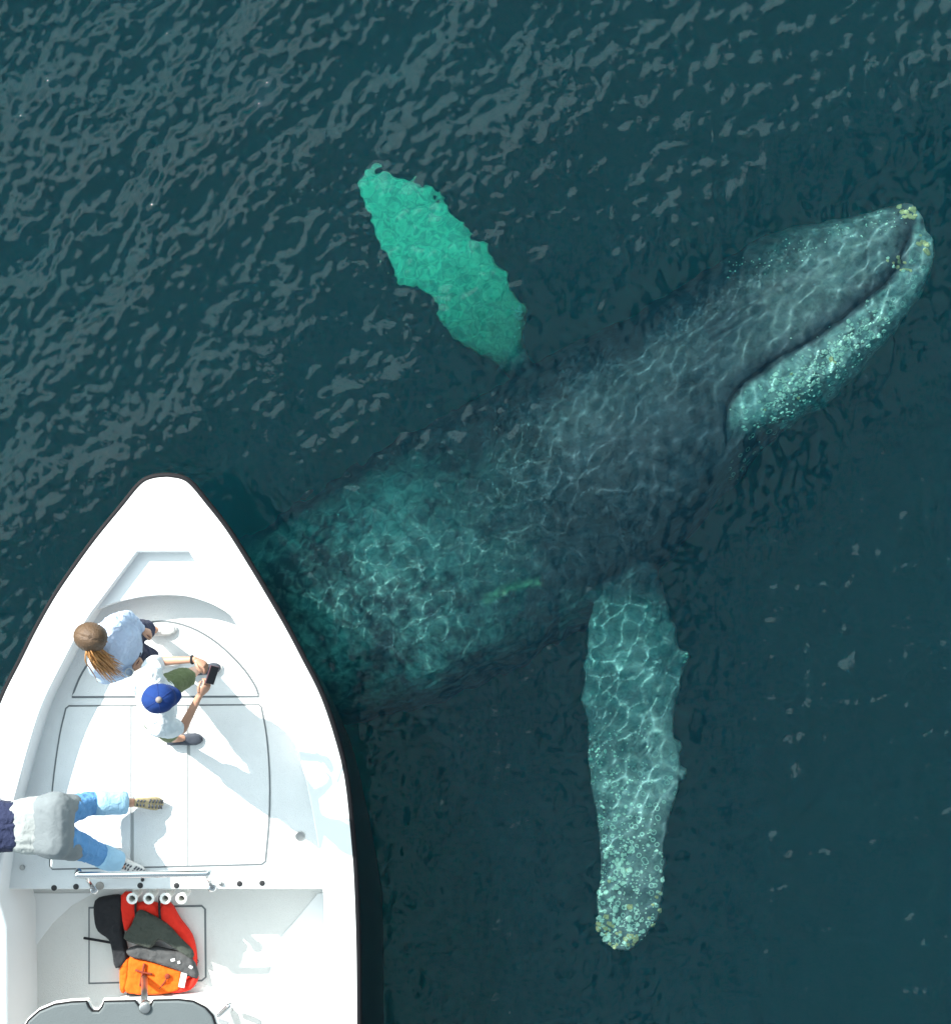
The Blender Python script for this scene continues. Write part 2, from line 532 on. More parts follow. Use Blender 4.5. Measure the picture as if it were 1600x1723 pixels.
# knobs along the leading edges
def ball(mb, c, r, n=12):
    mb.lathe(c, [(r * math.sin(a), -r * math.cos(a)) for a in np.linspace(.15, math.pi - .15, 7)], n)
for (x, y, r, z) in [(1106, 965, .05, -1.05), (1153, 1108, .10, -.84), (1134, 1060, .06, -.9), (1146, 1160, .06, -.8), (1142, 1255, .07, -.72), (1150, 1300, .085, -.7),
                  (1130, 1350, .06, -.63), (1121, 1400, .06, -.6), (1117, 1452, .07, -.55), (1112, 1490, .05, -.52), (1105, 1530, .045, -.5),
                  (1005, 1560, .045, -.5), (984, 1110, .04, -.88), (981, 1180, .035, -.8)]:
    ball(wb, PW(x - (7 if x > 1060 else -4), y, z), r)
for (x, y, r) in [(876, 520, .07), (850, 462, .06), (812, 418, .06), (775, 376, .06), (735, 335, .055), (700, 306, .05)]:
    ball(wb, PW(x, y, -1.18), r)
# flukes, under the boat
for sgn in (1, -1):
    base = PW(-30, 1242, -4.5); ax = np.array([-.80, -.30, -.05]); sd = np.array([-.35 * sgn - .35, .95 * sgn, 0.1]); sd /= np.linalg.norm(sd)
    v, f = [], []
    n = 10
    for i in range(n + 1):
        t = i / n
        c = base + sd * 1.25 * t + ax * (.05 + .1 * t)
        ch = (.42 * (1 - t) ** .7 + .02)
        for k in range(16):
            a = 2 * math.pi * k / 16
            v.append(c + ax * ch * math.cos(a) + np.array([0, 0, (.07 * (1 - t) + .012) * math.sin(a)]))
    for i in range(n):
        for k in range(16):
            q = [i * 16 + k, i * 16 + (k + 1) % 16, (i + 1) * 16 + (k + 1) % 16, (i + 1) * 16 + k]
            f.append(q)
    f.append(list(range(16))[::-1]); f.append([n * 16 + k for k in range(16)])
    wb.add(v, f)
# low dorsal ridge
ridge = [PW(820, 1006, -.98), PW(850, 992, -.86), PW(880, 982, -.82), PW(905, 977, -.88)]
wb.tube(ridge, [.02, .032, .036, .02], 10)

tmp = wb.build('tmp', M['gelcoat'])
bm = bmesh.new(); bm.from_mesh(tmp.data)
# every closed shell must face outwards before they are fused
bmesh.ops.recalc_face_normals(bm, faces=bm.faces); bm.to_mesh(tmp.data); bm.free()
md = tmp.modifiers.new('r', 'REMESH'); md.mode = 'VOXEL'; md.voxel_size = .019; md.use_smooth_shade = True
ms = tmp.modifiers.new('s', 'SMOOTH'); ms.factor = .5; ms.iterations = 3
dg = bpy.context.evaluated_depsgraph_get()
wm = bpy.data.meshes.new_from_object(tmp.evaluated_get(dg))
bpy.data.objects.remove(tmp)
wm.name = 'whale_body'
nv = len(wm.vertices)
co = np.empty(nv * 3); wm.vertices.foreach_get('co', co); co = co.reshape(-1, 3)
no = np.array([tuple(q.vector) for q in wm.vertex_normals])
print('whale vertices', nv)

def seg_dist(pts, line):
    """signed distance in plan from a polyline, with the position along it"""
    best = np.full(len(pts), 1e9); sgn = np.ones(len(pts)); along = np.zeros(len(pts)); L = 0
    for a, b in zip(line[:-1], line[1:]):
        a = a[:2]; b = b[:2]; d = b - a; l = np.linalg.norm(d)
        t = np.clip(((pts - a) @ d) / (l * l), 0, 1)
        q = a + t[:, None] * d
        r = np.linalg.norm(pts - q, axis=1)
        s = np.sign(d[0] * (pts[:, 1] - a[1]) - d[1] * (pts[:, 0] - a[0]))
        w = r < best
        best[w] = r[w]; sgn[w] = s[w]; along[w] = L + t[w] * l
        L += l
    return best, sgn, along / L

def sst(x, a, b):
    t = np.clip((x - a) / (b - a), 0, 1)
    return t * t * (3 - 2 * t)

mouth_px = [(1530, 372), (1528, 392), (1520, 428), (1498, 466), (1460, 499), (1402, 545), (1350, 582), (1300, 612), (1262, 640), (1234, 668), (1223, 700), (1224, 728), (1228, 752)]
mouth = smooth_line([PW(x, y, -.62) for x, y in mouth_px], 6)
up = no[:, 2] > -.15
near_head = up & (co[:, 0] > P(1130, 0, 0)[0])
D, SG, AL = seg_dist(co[:, :2], mouth)
D = np.where(near_head, D, 9)
# lower jaw lies on the right of the line as it runs back: find its sign from a known point
_, sref, _ = seg_dist(np.array([PW(1400, 620, -.7)[:2]]), mouth)
SD = D * SG * sref[0]                       # > 0 on the lower jaw
ends = sst(AL, 0, .14) * (1 - .7 * sst(AL, .9, 1))
disp = np.zeros(nv)
disp += -.055 * np.exp(-(D / .017) ** 2) * ends
disp += .018 * np.exp(-((SD + .11) / .09) ** 2) * ends * near_head
disp += .035 * np.exp(-((SD - .30) / .20) ** 2) * ends * near_head
disp += -.006 * np.exp(-((SD - .055) / .04) ** 2) * ends * near_head
# eye bulge behind the corner of the mouth
eye = PW(1232, 775, -.95)
de = np.linalg.norm(co[:, :2] - eye[:2], axis=1)
disp += np.where(near_head, .008 * np.exp(-(de / .05) ** 2), 0)
# paired blowholes and the ridge to the snout
for a, b in (((1195, 548), (1280, 498)), ((1205, 566), (1290, 516))):
    ln = smooth_line([PW(*a, -.4), PW(*b, -.4)], 3)
    dd, _, al = seg_dist(co[:, :2], ln)
    disp += np.where(no[:, 2] > .2, -.035 * np.exp(-(dd / .025) ** 2), 0)
ln = smooth_line([PW(x, y, -.4) for x, y in [(1290, 490), (1380, 455), (1470, 410), (1525, 378)]], 4)
dd, _, _ = seg_dist(co[:, :2], ln)
disp += np.where(no[:, 2] > .2, .03 * np.exp(-(dd / .05) ** 2), 0)
# tubercles on the rostrum and along the jaw
rng = np.random.default_rng(5)
tub = []
for (ax_, ay_), (bx_, by_), n in (((1290, 430), (1510, 372), 11), ((1280, 580), (1500, 440), 12), ((1300, 490), (1490, 405), 8), ((1330, 625), (1500, 510), 12), ((1300, 670), (1480, 560), 9)):
    for i in range(n):
        t = (i + .5) / n + rng.normal() * .02
        q = PW(ax_ + (bx_ - ax_) * t + rng.normal() * 6, ay_ + (by_ - ay_) * t + rng.normal() * 6, -.5)
        dd = np.linalg.norm(co[:, :2] - q[:2], axis=1)
        disp += np.where(no[:, 2] > 0, .026 * np.exp(-(dd / .032) ** 2), 0)
# throat grooves on the underside of the right flank
ax_dir = np.array([.86, .50]); nrm = np.array([.50, -.86])
flank = sst(-(no @ np.array([-.35, .6, .45])), -.1, .5) * sst(co[:, 0], -3.0, -2.0) * (1 - sst(co[:, 0], 2.2, 3.2)) * (1 - sst(co[:, 2], -.9, -.6))
ang = np.arctan2(no[:, 2], no[:, 0] * nrm[0] + no[:, 1] * nrm[1])
disp += -.014 * flank * np.clip(np.sin(ang * 34), 0, 1)
# soft unevenness of the hide
low = np.array([noise.noise(Vector(c * 1.7)) for c in co])
mid = np.array([noise.noise(Vector(c * 7 + 9)) for c in co])
fine = np.array([noise.noise(Vector(c * 24 + 3)) for c in co])
disp += .018 * low + .007 * mid
flip_near = sst(-co[:, 1], P(0, 985, 0)[1] * -1 , P(0, 1040, 0)[1] * -1) * (np.abs(co[:, 0] - P(1065, 0, -.5)[0]) < .62) * (co[:, 2] > -1.35)
ff = PW(745, 450, -1.7)
far_ax = (PW(620, 290, -1.8) - PW(870, 610, -1.55))[:2]; fl_len = np.linalg.norm(far_ax); far_ax /= fl_len
tfar = ((co[:, :2] - PW(870, 610, -1.55)[:2]) @ far_ax) / fl_len
pfar = np.abs((co[:, :2] - PW(870, 610, -1.55)[:2]) @ np.array([-far_ax[1], far_ax[0]]))
flip_far = sst(tfar, -.06, .08) * (pfar < .62) * (np.linalg.norm(co[:, :2] - ff[:2], axis=1) < 1.7)
disp += (.012 * mid + .006 * fine) * np.maximum(flip_near, flip_far)
co2 = co + no * disp[:, None]
wm.vertices.foreach_set('co', co2.ravel()); wm.update()
wm.polygons.foreach_set('use_smooth', [True] * len(wm.polygons))

# colours put on the hide, as masks per vertex: water tint, pale skin, blotches and scars, barnacle field
tn = np.clip((-co[:, 1] - 1.0) / 2.6, 0, 1)
pale = .18 * flip_near * (.85 + .5 * mid + .3 * low) * (1 - .45 * sst(tn, .5, 1))
tf = np.clip(tfar, 0, 1)
pale = np.maximum(pale, flip_far * (.30 + .70 * sst(tf, .0, .65)) * (1 + .15 * mid))
# pale chin, lower jaw and flank towards the tail
pale = np.maximum(pale, near_head * .23 * (1 + .8 * fine + .5 * mid) * sst(SD, .01, .06) * (SD < .9) * (1 - sst(AL, .90, .99)))
rear = sst(-(co[:, 0] + .45 * co[:, 1]), -.9, 1.5) * sst(no[:, 2], .38, .95)  # tail flank: pale skin, with surface reflection painted in as well
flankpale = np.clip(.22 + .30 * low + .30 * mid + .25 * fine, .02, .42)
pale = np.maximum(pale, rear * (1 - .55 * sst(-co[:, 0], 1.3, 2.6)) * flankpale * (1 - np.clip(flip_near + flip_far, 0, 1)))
headgrey = near_head * sst(-SD, 0, .3) * .13 * (1 + .6 * mid + .4 * fine) * sst(co[:, 0], 2.0, 3.2)
pale = np.maximum(pale, headgrey)
dr, _, _ = seg_dist(co[:, :2], smooth_line([np.array(q) for q in ridge], 4))
scar = np.where(no[:, 2] > .0, np.exp(-(dr / .032) ** 2), 0) * np.clip(.45 + .5 * fine + .3 * mid, 0, 1)
scar = scar * (co[:, 2] > -1.3)
bfield = np.clip(near_head * sst(SD, .08, .2) * (1 - sst(SD, .55, .8)) + flip_near * sst(tn, .25, .8) * .9, 0, 1)
def attr(name, a):
    at = wm.attributes.new(name, 'FLOAT', 'POINT'); at.data.foreach_set('value', np.ascontiguousarray(a, dtype=np.float32))
attr('water_tint', flip_far); attr('pale', pale); attr('scar', scar); attr('barn', bfield); attr('groove', np.exp(-(D / .02) ** 2) * ends)

mh, nt, b = new_mat('whale_hide')
b.inputs['Roughness'].default_value = .55
b.inputs['Specular IOR Level'].default_value = .2
def A(name): return N(nt, 'ShaderNodeAttribute', attribute_name=name)
tc = N(nt, 'ShaderNodeTexCoord')
n1 = N(nt, 'ShaderNodeTexNoise', Scale=5.0, Detail=8.0, Roughness=.65)
nt.links.new(tc.outputs['Object'], n1.inputs['Vector'])
dark = N(nt, 'ShaderNodeMix', data_type='RGBA'); dark.inputs['A'].default_value = (.020, .018, .026, 1); dark.inputs['B'].default_value = (.055, .050, .068, 1)
r1 = N(nt, 'ShaderNodeMapRange'); r1.inputs['From Min'].default_value = .35; r1.inputs['From Max'].default_value = .65
nt.links.new(n1.outputs['Fac'], r1.inputs['Value']); nt.links.new(r1.outputs['Result'], dark.inputs['Factor'])
palec = N(nt, 'ShaderNodeMix', data_type='RGBA'); palec.inputs['A'].default_value = (.56, .61, .64, 1); palec.inputs['B'].default_value = (.95, .96, .92, 1)
n4 = N(nt, 'ShaderNodeTexNoise', Scale=14.0, Detail=8.0, Distortion=1.6)
nt.links.new(tc.outputs['Object'], n4.inputs['Vector'])
r4 = N(nt, 'ShaderNodeMapRange'); r4.inputs['From Min'].default_value = .40; r4.inputs['From Max'].default_value = .58
nt.links.new(n4.outputs['Fac'], r4.inputs['Value']); nt.links.new(r4.outputs['Result'], palec.inputs['Factor'])
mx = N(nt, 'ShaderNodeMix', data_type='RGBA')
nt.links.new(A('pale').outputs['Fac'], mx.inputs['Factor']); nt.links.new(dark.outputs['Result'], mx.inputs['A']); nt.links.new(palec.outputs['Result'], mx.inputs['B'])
alg = N(nt, 'ShaderNodeMix', data_type='RGBA'); alg.blend_type = 'MULTIPLY'; alg.inputs['B'].default_value = (.70, 1, .72, 1)  # far flipper painted greener to stand in for the water's absorption
nt.links.new(A('water_tint').outputs['Fac'], alg.inputs['Factor']); nt.links.new(mx.outputs['Result'], alg.inputs['A'])
# ring scars left by barnacles
vo = N(nt, 'ShaderNodeTexVoronoi', Scale=13.0, Randomness=1.0)
nt.links.new(tc.outputs['Object'], vo.inputs['Vector'])
ring = N(nt, 'ShaderNodeMath', operation='SUBTRACT'); ring.inputs[1].default_value = .27
nt.links.new(vo.outputs['Distance'], ring.inputs[0])
ab = N(nt, 'ShaderNodeMath', operation='ABSOLUTE'); nt.links.new(ring.outputs[0], ab.inputs[0])
rr = N(nt, 'ShaderNodeMapRange'); rr.inputs['From Min'].default_value = .07; rr.inputs['From Max'].default_value = .02
nt.links.new(ab.outputs[0], rr.inputs['Value'])
mm = N(nt, 'ShaderNodeMath', operation='MULTIPLY'); nt.links.new(rr.outputs['Result'], mm.inputs[0]); nt.links.new(A('barn').outputs['Fac'], mm.inputs[1])
m3 = N(nt, 'ShaderNodeMath', operation='MULTIPLY'); m3.inputs[1].default_value = .6; nt.links.new(mm.outputs[0], m3.inputs[0])
mx2 = N(nt, 'ShaderNodeMix', data_type='RGBA'); mx2.inputs['B'].default_value = (.62, .66, .58, 1)
nt.links.new(m3.outputs[0], mx2.inputs['Factor']); nt.links.new(alg.outputs['Result'], mx2.inputs['A'])
mx3 = N(nt, 'ShaderNodeMix', data_type='RGBA'); mx3.inputs['B'].default_value = (.66, .68, .42, 1)
nt.links.new(A('scar').outputs['Fac'], mx3.inputs['Factor']); nt.links.new(mx2.outputs['Result'], mx3.inputs['A'])
nt.links.new(mx3.outputs['Result'], b.inputs['Base Color'])
n2 = N(nt, 'ShaderNodeTexNoise', Scale=22.0, Detail=8.0)
nt.links.new(tc.outputs['Object'], n2.inputs['Vector'])
bp = N(nt, 'ShaderNodeBump', Strength=.5, Distance=.02)
nt.links.new(n2.outputs['Fac'], bp.inputs['Height']); nt.links.new(bp.outputs['Normal'], b.inputs['Normal'])

whale = thing('whale', Vector(PW(900, 860, -1.6)), 'humpback whale gliding just under the surface beside the white boat', 'whale')
wl = np.array(whale.location)
wm.vertices.foreach_set('co', (co2 - wl).ravel()); wm.materials.clear(); wm.materials.append(mh); wm.update()
body = bpy.data.objects.new('body', wm); C.objects.link(body); body.parent = whale
body.cycles.is_caustics_receiver = True
# the flippers are parts of their own, cut from the same continuous skin
def split_off(mask, name, receiver):
    bm = bmesh.new(); bm.from_mesh(wm); bm.faces.ensure_lookup_table(); bm.verts.ensure_lookup_table()
    keep = [f for f in bm.faces if mask[f.verts[0].index] > .5]
    ks = set(keep)
    b2 = bm.copy(); b2.faces.ensure_lookup_table()
    kidx = {f.index for f in keep}
    bmesh.ops.delete(b2, geom=[f for f in b2.faces if f.index not in kidx], context='FACES')
    me = bpy.data.meshes.new(name); b2.to_mesh(me); b2.free(); me.materials.append(mh)
    o = bpy.data.objects.new(name, me); C.objects.link(o); o.parent = whale
    o.cycles.is_caustics_receiver = receiver
    bmesh.ops.delete(bm, geom=keep, context='FACES'); bm.to_mesh(wm); bm.free()
    return o
bvh_mesh = wm.copy()
split_off(flip_far, 'flipper', True)

# eye
mb = MB(); ball(mb, (0, 0, 0), .03, 14)
_b = bmesh.new(); _b.from_mesh(bvh_mesh); bvh = BVHTree.FromBMesh(_b); _b.free()
def drop(x, y):
    """first point of the whale under a spot of the sea surface"""
    h = bvh.ray_cast(Vector((x - wl[0], y - wl[1], 3)), Vector((0, 0, -1)))
    return (None, None) if h[0] is None else (np.array(h[0]) + wl, h[1])
# barnacles
def barnacle_mesh(mat, seed):
    r = np.random.default_rng(seed)
    n = 8
    prof = [(1.0, -.25), (.78, .45), (.52, .62), (.34, .38)]
    v, f = [], []
    jit = 1 + .18 * r.normal(size=n)
    for (a, h) in prof:
        for k in range(n):
            t = 2 * math.pi * k / n
            v.append((a * jit[k] * math.cos(t), a * jit[k] * math.sin(t), h * (1 + .1 * r.normal())))
    for i in range(3):
        for k in range(n):
            f.append([i * n + k, i * n + (k + 1) % n, (i + 1) * n + (k + 1) % n, (i + 1) * n + k])
    f.append([3 * n + k for k in range(n)])
    m = bpy.data.meshes.new('barnacle'); m.from_pydata(v, [], f); m.update(); m.materials.append(mat)
    return m, np.array(v), f
BM = [barnacle_mesh(M['barnacle'], s) for s in range(4)] + [barnacle_mesh(M['barnacle_yellow'], 9)]
rng = np.random.default_rng(21)
spots = []
def scatter(px_fn, n, r0, r1, yellow=0):
    for _ in range(n):
        x, y = px_fn()
        q = PW(x, y, -.55)
        p, nn = drop(q[0], q[1])
        if p is None or nn.z < .05: continue
        spots.append((p, nn, r0 + (r1 - r0) * rng.random() ** 2, rng.random() < yellow))
def jaw():
    t = rng.beta(1.6, 1.6)
    x = 1480 + (1255 - 1480) * t; y = 520 + (700 - 520) * t
    return x + rng.normal() * 16 + 8, y + rng.normal() * 20 + 12
def around(cx, cy, s, sy_=None):
    return lambda: (cx + rng.normal() * s, cy + rng.normal() * (sy_ or s))
def fl(a, b, xa, xb):
    def g():
        y = a + (b - a) * rng.random() ** .75
        return xa + (xb - xa) * rng.random() ** 1.3, y
    return g
scatter(around(1532, 356, 10, 6), 18, .018, .034, .8)
scatter(around(1555, 414, 5, 6), 12, .016, .030, .9)
scatter(around(1516, 448, 12, 10), 18, .014, .026, .5)
scatter(jaw, 150, .010, .028, .06)
scatter(fl(1420, 1585, 1006, 1060), 90, .012, .034, .05)
scatter(fl(1250, 1420, 990, 1060), 46, .009, .020, 0)
scatter(fl(1420, 1570, 1060, 1118), 36, .010, .026, .1)
scatter(around(1017, 1560, 7, 12), 16, .016, .032, .9)
scatter(around(1055, 1580, 16, 9), 26, .014, .030, .8)
scatter(around(1104, 1510, 7, 16), 12, .016, .030, .6)
scatter(around(872, 522, 7, 14), 14, .012, .022, 0)
scatter(around(1156, 1112, 4, 8), 6, .012, .02, .3)
small = MB()
spots.sort(key=lambda s: -s[2])
for i, (p, nn, r, yel) in enumerate(spots):
    mi = 4 if yel else int(rng.integers(4))
    q = Vector((0, 0, 1)).rotation_difference(nn)
    if i < 290:
        o = bpy.data.objects.new('barnacle', BM[mi][0])
        C.objects.link(o); o.parent = whale
        o.location = p - wl; o.rotation_mode = 'QUATERNION'; o.rotation_quaternion = q
        o.scale = (r, r, r * .8)
        o.cycles.is_caustics_receiver = True
    else:
        mt_ = q.to_matrix()
        small.add([Vector(p) + mt_ @ Vector(t * r) for t in BM[mi][1]], BM[mi][2])
def tiny(px_fn, n, r0, r1):
    for _ in range(n):
        x, y = px_fn()
        q = PW(x, y, -.55); p, nn = drop(q[0], q[1])
        if p is None or nn.z < .05: continue
        r = r0 + (r1 - r0) * rng.random(); mt_ = Vector((0, 0, 1)).rotation_difference(nn).to_matrix()
        small.add([Vector(p) + mt_ @ Vector(t * r) for t in BM[int(rng.integers(4))][1]], BM[0][2])
tiny(jaw, 260, .006, .011); tiny(fl(1200, 1590, 990, 1100), 420, .005, .010)
tiny(lambda: (1230 + 290 * rng.random(), 0) and (lambda t: (1230 + 290 * t + rng.normal() * 8, 455 - 95 * t + rng.normal() * 10))(rng.random()), 90, .004, .009)
o = small.build('small_barnacles', M['barnacle'], whale, False)
tag(o, kind='stuff'); o.cycles.is_caustics_receiver = True

# ------------------------------------------------------------------ THE BOAT
ZG, ZF, ZA, ZB = 1.30, 1.00, .46, 1.21        # gunwale, fore deck floor, aft sole, bow step
boat = thing('motor_boat', Vector(P(272, 1700, 0)) * 1.0, 'white open motor boat with black hull sides and rubber rail, bow pointing up', 'boat')
right_px = [(281, 800), (305, 804), (322, 815), (347, 845), (382, 890), (420, 950), (450, 1000), (482, 1055), (511, 1110), (541, 1170), (565, 1240), (582, 1310), (592, 1400), (598, 1480), (602, 1600), (603, 1723)]
left_px = [(256, 803), (235, 814), (205, 850), (160, 905), (120, 960), (90, 1005), (60, 1058), (33, 1112), (4, 1170), (-22, 1240), (-42, 1310), (-56, 1400), (-66, 1480), (-72, 1600), (-74, 1723)]
stern_y = -8.6
Rw = smooth_line(PP(right_px, ZG), 5)
Lw = smooth_line(PP([(281, 800)] + left_px, ZG), 5)[1:]
xr, xl = Rw[-1][0], Lw[-1][0]
Rw += [np.array([xr - .0, -5.5, ZG]), np.array([xr - .05, -7.5, ZG]), np.array([xr - .12, stern_y, ZG])]
Lw += [np.array([xl + .0, -5.5, ZG]), np.array([xl + .05, -7.5, ZG]), np.array([xl + .12, stern_y, ZG])]
outline = Rw + Lw[::-1]
cx = (xr + xl) / 2
# hull sides: flared at the bow, upright amidships
v, f = [], []
levels = [(1.27, 0), (1.0, .2), (.6, .45), (.2, .75), (-.15, 1.0), (-.45, 1.6)]
no_ = len(outline)
for z, t in levels:
    for q in outline:
        s = min(1, max(0, (P(272, 800, ZG)[1] - q[1]) / 3.6))
        side = 1 if q[0] > cx else -1
        wfac = abs(q[0] - cx)
        inn = (1 - s) * .34 * t * min(1, wfac / .5) - s * .12 * math.sin(min(t, 1) * math.pi * .55)
        if t > 1: inn += .5 * s + .1
        yy = q[1] - (1 - s) ** 3 * .35 * t
        x = q[0] - side * min(inn, wfac * .98)
        v.append((x, yy, z))
for i in range(len(levels) - 1):
    for k in range(no_):
        k2 = (k + 1) % no_
        f.append([i * no_ + k, (i + 1) * no_ + k, (i + 1) * no_ + k2, i * no_ + k2])
hb = MB().add(v, f)
bot = [v[(len(levels) - 1) * no_ + k] for k in range(no_)]
vv, ff_ = fill([bot])
hb.add(vv, [t[::-1] for t in ff_])
vv, ff_ = fill([[v[k] for k in range(no_)]])
o = hb.build('hull', M['hull'], boat)
bm = bmesh.new(); bm.from_mesh(o.data); bmesh.ops.recalc_face_normals(bm, faces=bm.faces); bm.to_mesh(o.data); bm.free()
sharp(o, 50)
o = MB().tube([(q[0], q[1], 1.275) for q in outline], .026, 10, closed=True).build('rub_rail', M['black_rubber'], boat)

# opening in the deck
arc_px = [(152, 1031), (176, 1021), (205, 1012), (240, 1005), (275, 1003), (310, 1005), (345, 1015), (375, 1030), (400, 1050)]
open_left = [(152, 1031), (130, 1066), (108, 1108), (72, 1180), (50, 1245), (32, 1310), (14, 1380), (2, 1450), (-6, 1510)]
open_right = [(400, 1050), (422, 1085), (445, 1125), (474, 1185), (499, 1250), (517, 1315), (531, 1385), (541, 1450), (547, 1510)]
oL = smooth_line(PP(open_left, ZG), 4); oR = smooth_line(PP(open_right, ZG), 4)
oL += [P(8, 1560, ZG), P(10, 1723, ZG), np.array([xl + .42, -7.6, ZG])]
oR += [P(549, 1560, ZG), P(550, 1723, ZG), np.array([xr - .25, -7.6, ZG])]
bowtop = PP([(230, 927), (320, 927)], ZG)
opening = oL[::-1] + bowtop + oR              # runs up the port side, over the bow step, down the starboard side
inner_out = inset(outline, .012)
inner_out = [np.array([q[0], q[1], ZG]) for q in inner_out]
db = MB()
vv, ff_ = fill([inner_out, opening]); db.add(vv, ff_)
nn_ = len(inner_out)
rim0 = [(q[0], q[1], ZG) for q in inner_out]; rim1 = [(q[0], q[1], ZG - .05) for q in inner_out]
db.add(rim0 + rim1, [[i, nn_ + i, nn_ + (i + 1) % nn_, (i + 1) % nn_] for i in range(nn_)])
o = db.build('deck', M['gelcoat'], boat, True); sharp(o, 30)
# inner liner, leaning in slightly, with a rounded lip
no2 = len(opening)
lb = MB()
op2 = [np.array([q[0], q[1]]) for q in opening]
lip = inset(op2, .012); low1 = inset(op2, .02)
ringz = [([(q[0], q[1], ZG) for q in opening]), ([(q[0], q[1], ZG - .012) for q in lip]), ([(q[0], q[1], ZA - .02) for q in low1])]
for a, b_ in zip(ringz[:-1], ringz[1:]):
    lb.add(a + b_, [[i, (i + 1) % no2, no2 + (i + 1) % no2, no2 + i] for i in range(no2)])
o = lb.build('liner', M['gelcoat'], boat, True); sharp(o, 35)
# bow step plate at ZB between the arc and the raised bow
arcw = smooth_line([(x, y, 0) for x, y in arc_px], 4)
arcB = [P(q[0], q[1], ZG) for q in arcw]
plate = arcB + bowtop[::-1]
plate = [np.array([q[0], q[1]]) for q in plate]
plate[0] += (-.05, 0); plate[len(arcB) - 1] += (.05, 0)
sb = MB(); slab(sb, plate, ZF - .02, ZB, .012)
o = sb.build('bow_step', M['gelcoat'], boat, True); sharp(o, 30)
# fore floor (slab with a rounded aft edge) and aft sole
def wpoly(pts, z): return [P(x, y, z)[:2] for x, y in pts]
zf_poly = [q[:2] for q in (oL[:33])][::-1]
left_f = [np.array(q[:2]) for q in oL if q[1] > P(0, 1497, ZF)[1]]
right_f = [np.array(q[:2]) for q in oR if q[1] > P(0, 1497, ZF)[1]]
ya = P(0, 1497, ZF)[1]
lx = left_f[-1][0] - .03; rx = right_f[-1][0] + .03
floor_poly = [q + (-.02, 0) for q in left_f[::-1]] + [P(270, 980, ZG)[:2] + (0, 0)] + [q + (.02, 0) for q in right_f] + [np.array([rx, ya]), np.array([lx, ya])]
fb = MB(); slab(fb, floor_poly, ZA - .02, ZF, .012)
o = fb.build('fore_floor', M['nonskid_white'], boat, True); sharp(o, 30)
ab_ = MB(); slab(ab_, [(xl + .05, stern_y + .5), (xr - .05, stern_y + .5), (xr - .05, ya + .1), (xl + .05, ya + .1)], ZA - .06, ZA)
ab_.build('aft_sole', M['nonskid'], boat, False)
# raised smooth side pads of the aft sole (port), with the curved edge seen in the picture
pad = [P(x, y, ZA)[:2] for x, y in [(-60, 1503), (158, 1503), (120, 1525), (88, 1555), (62, 1590), (42, 1630), (30, 1665), (24, 1723), (20, 1900), (-60, 1900)]]
pb = MB(); slab(pb, pad, ZA, ZA + .012, .004); o = pb.build('side_pad', M['gelcoat'], boat); sharp(o, 30)
pad = [P(x, y, ZA)[:2] for x, y in [(552, 1900), (470, 1900), (440, 1723), (452, 1640), (470, 1580), (505, 1540), (535, 1503), (552, 1503)]]
pb = MB(); slab(pb, pad, ZA, ZA + .012, .004); o = pb.build('side_pad', M['gelcoat'], boat); sharp(o, 30)

def ribbon(mb, pts, z, w, closed=False):
    """thin flat strip along a line (hatch gasket)"""
    p = [np.array(q[:2], float) for q in pts]
    n = len(p); v = []
    for i in range(n):
        a = p[i - 1] if (closed or i > 0) else p[i]; c = p[(i + 1) % n] if (closed or i < n - 1) else p[i]
        d = (c - a) / (np.linalg.norm(c - a) + 1e-9); nn = np.array([-d[1], d[0]])
        v += [(*(p[i] + nn * w / 2), z), (*(p[i] - nn * w / 2), z)]
    f = [[2 * i, 2 * i + 1, (2 * i + 3) % (2 * n), (2 * i + 2) % (2 * n)] for i in range(n if closed else n - 1)]
    mb.add(v, f)

def hatch(px, z, mat, name='hatch', w=.006, seam='seam'):
    loop = [P(x, y, z) for x, y in px]
    poly = [q[:2] for q in loop]
    sm = MB(); ribbon(sm, poly, z + .003, w + .012, True)
    hb_ = MB(); slab(hb_, inset(poly, .007), z - .003, z + .009, .003)
    h = hb_.build(name, mat, boat, True); sharp(h, 30)
    sm.build('seam', M[seam], h, False)
    return h
# front arched hatch
arc2 = [(q[0], q[1]) for q in smooth_line([(121, 1173, 0), (140, 1130, 0), (178, 1080, 0), (220, 1056, 0), (272, 1046, 0), (320, 1056, 0), (365, 1082, 0), (405, 1120, 0), (428, 1152, 0), (436, 1172, 0)], 4)]
hatch(arc2, ZF, M['nonskid_white'], 'front_hatch')
main = [(q[0], q[1]) for q in smooth_line([(116, 1188, 0), (278, 1187, 0), (436, 1186, 0)], 3)] + \
       [(q[0], q[1]) for q in smooth_line([(440, 1190, 0), (449, 1240, 0), (454, 1310, 0), (453, 1380, 0), (447, 1450, 0)], 4)] + [(440, 1455), (200, 1461), (88, 1463)] + \
       [(q[0], q[1]) for q in smooth_line([(84, 1458, 0), (84, 1400, 0), (89, 1320, 0), (100, 1240, 0), (111, 1192, 0)], 4)]
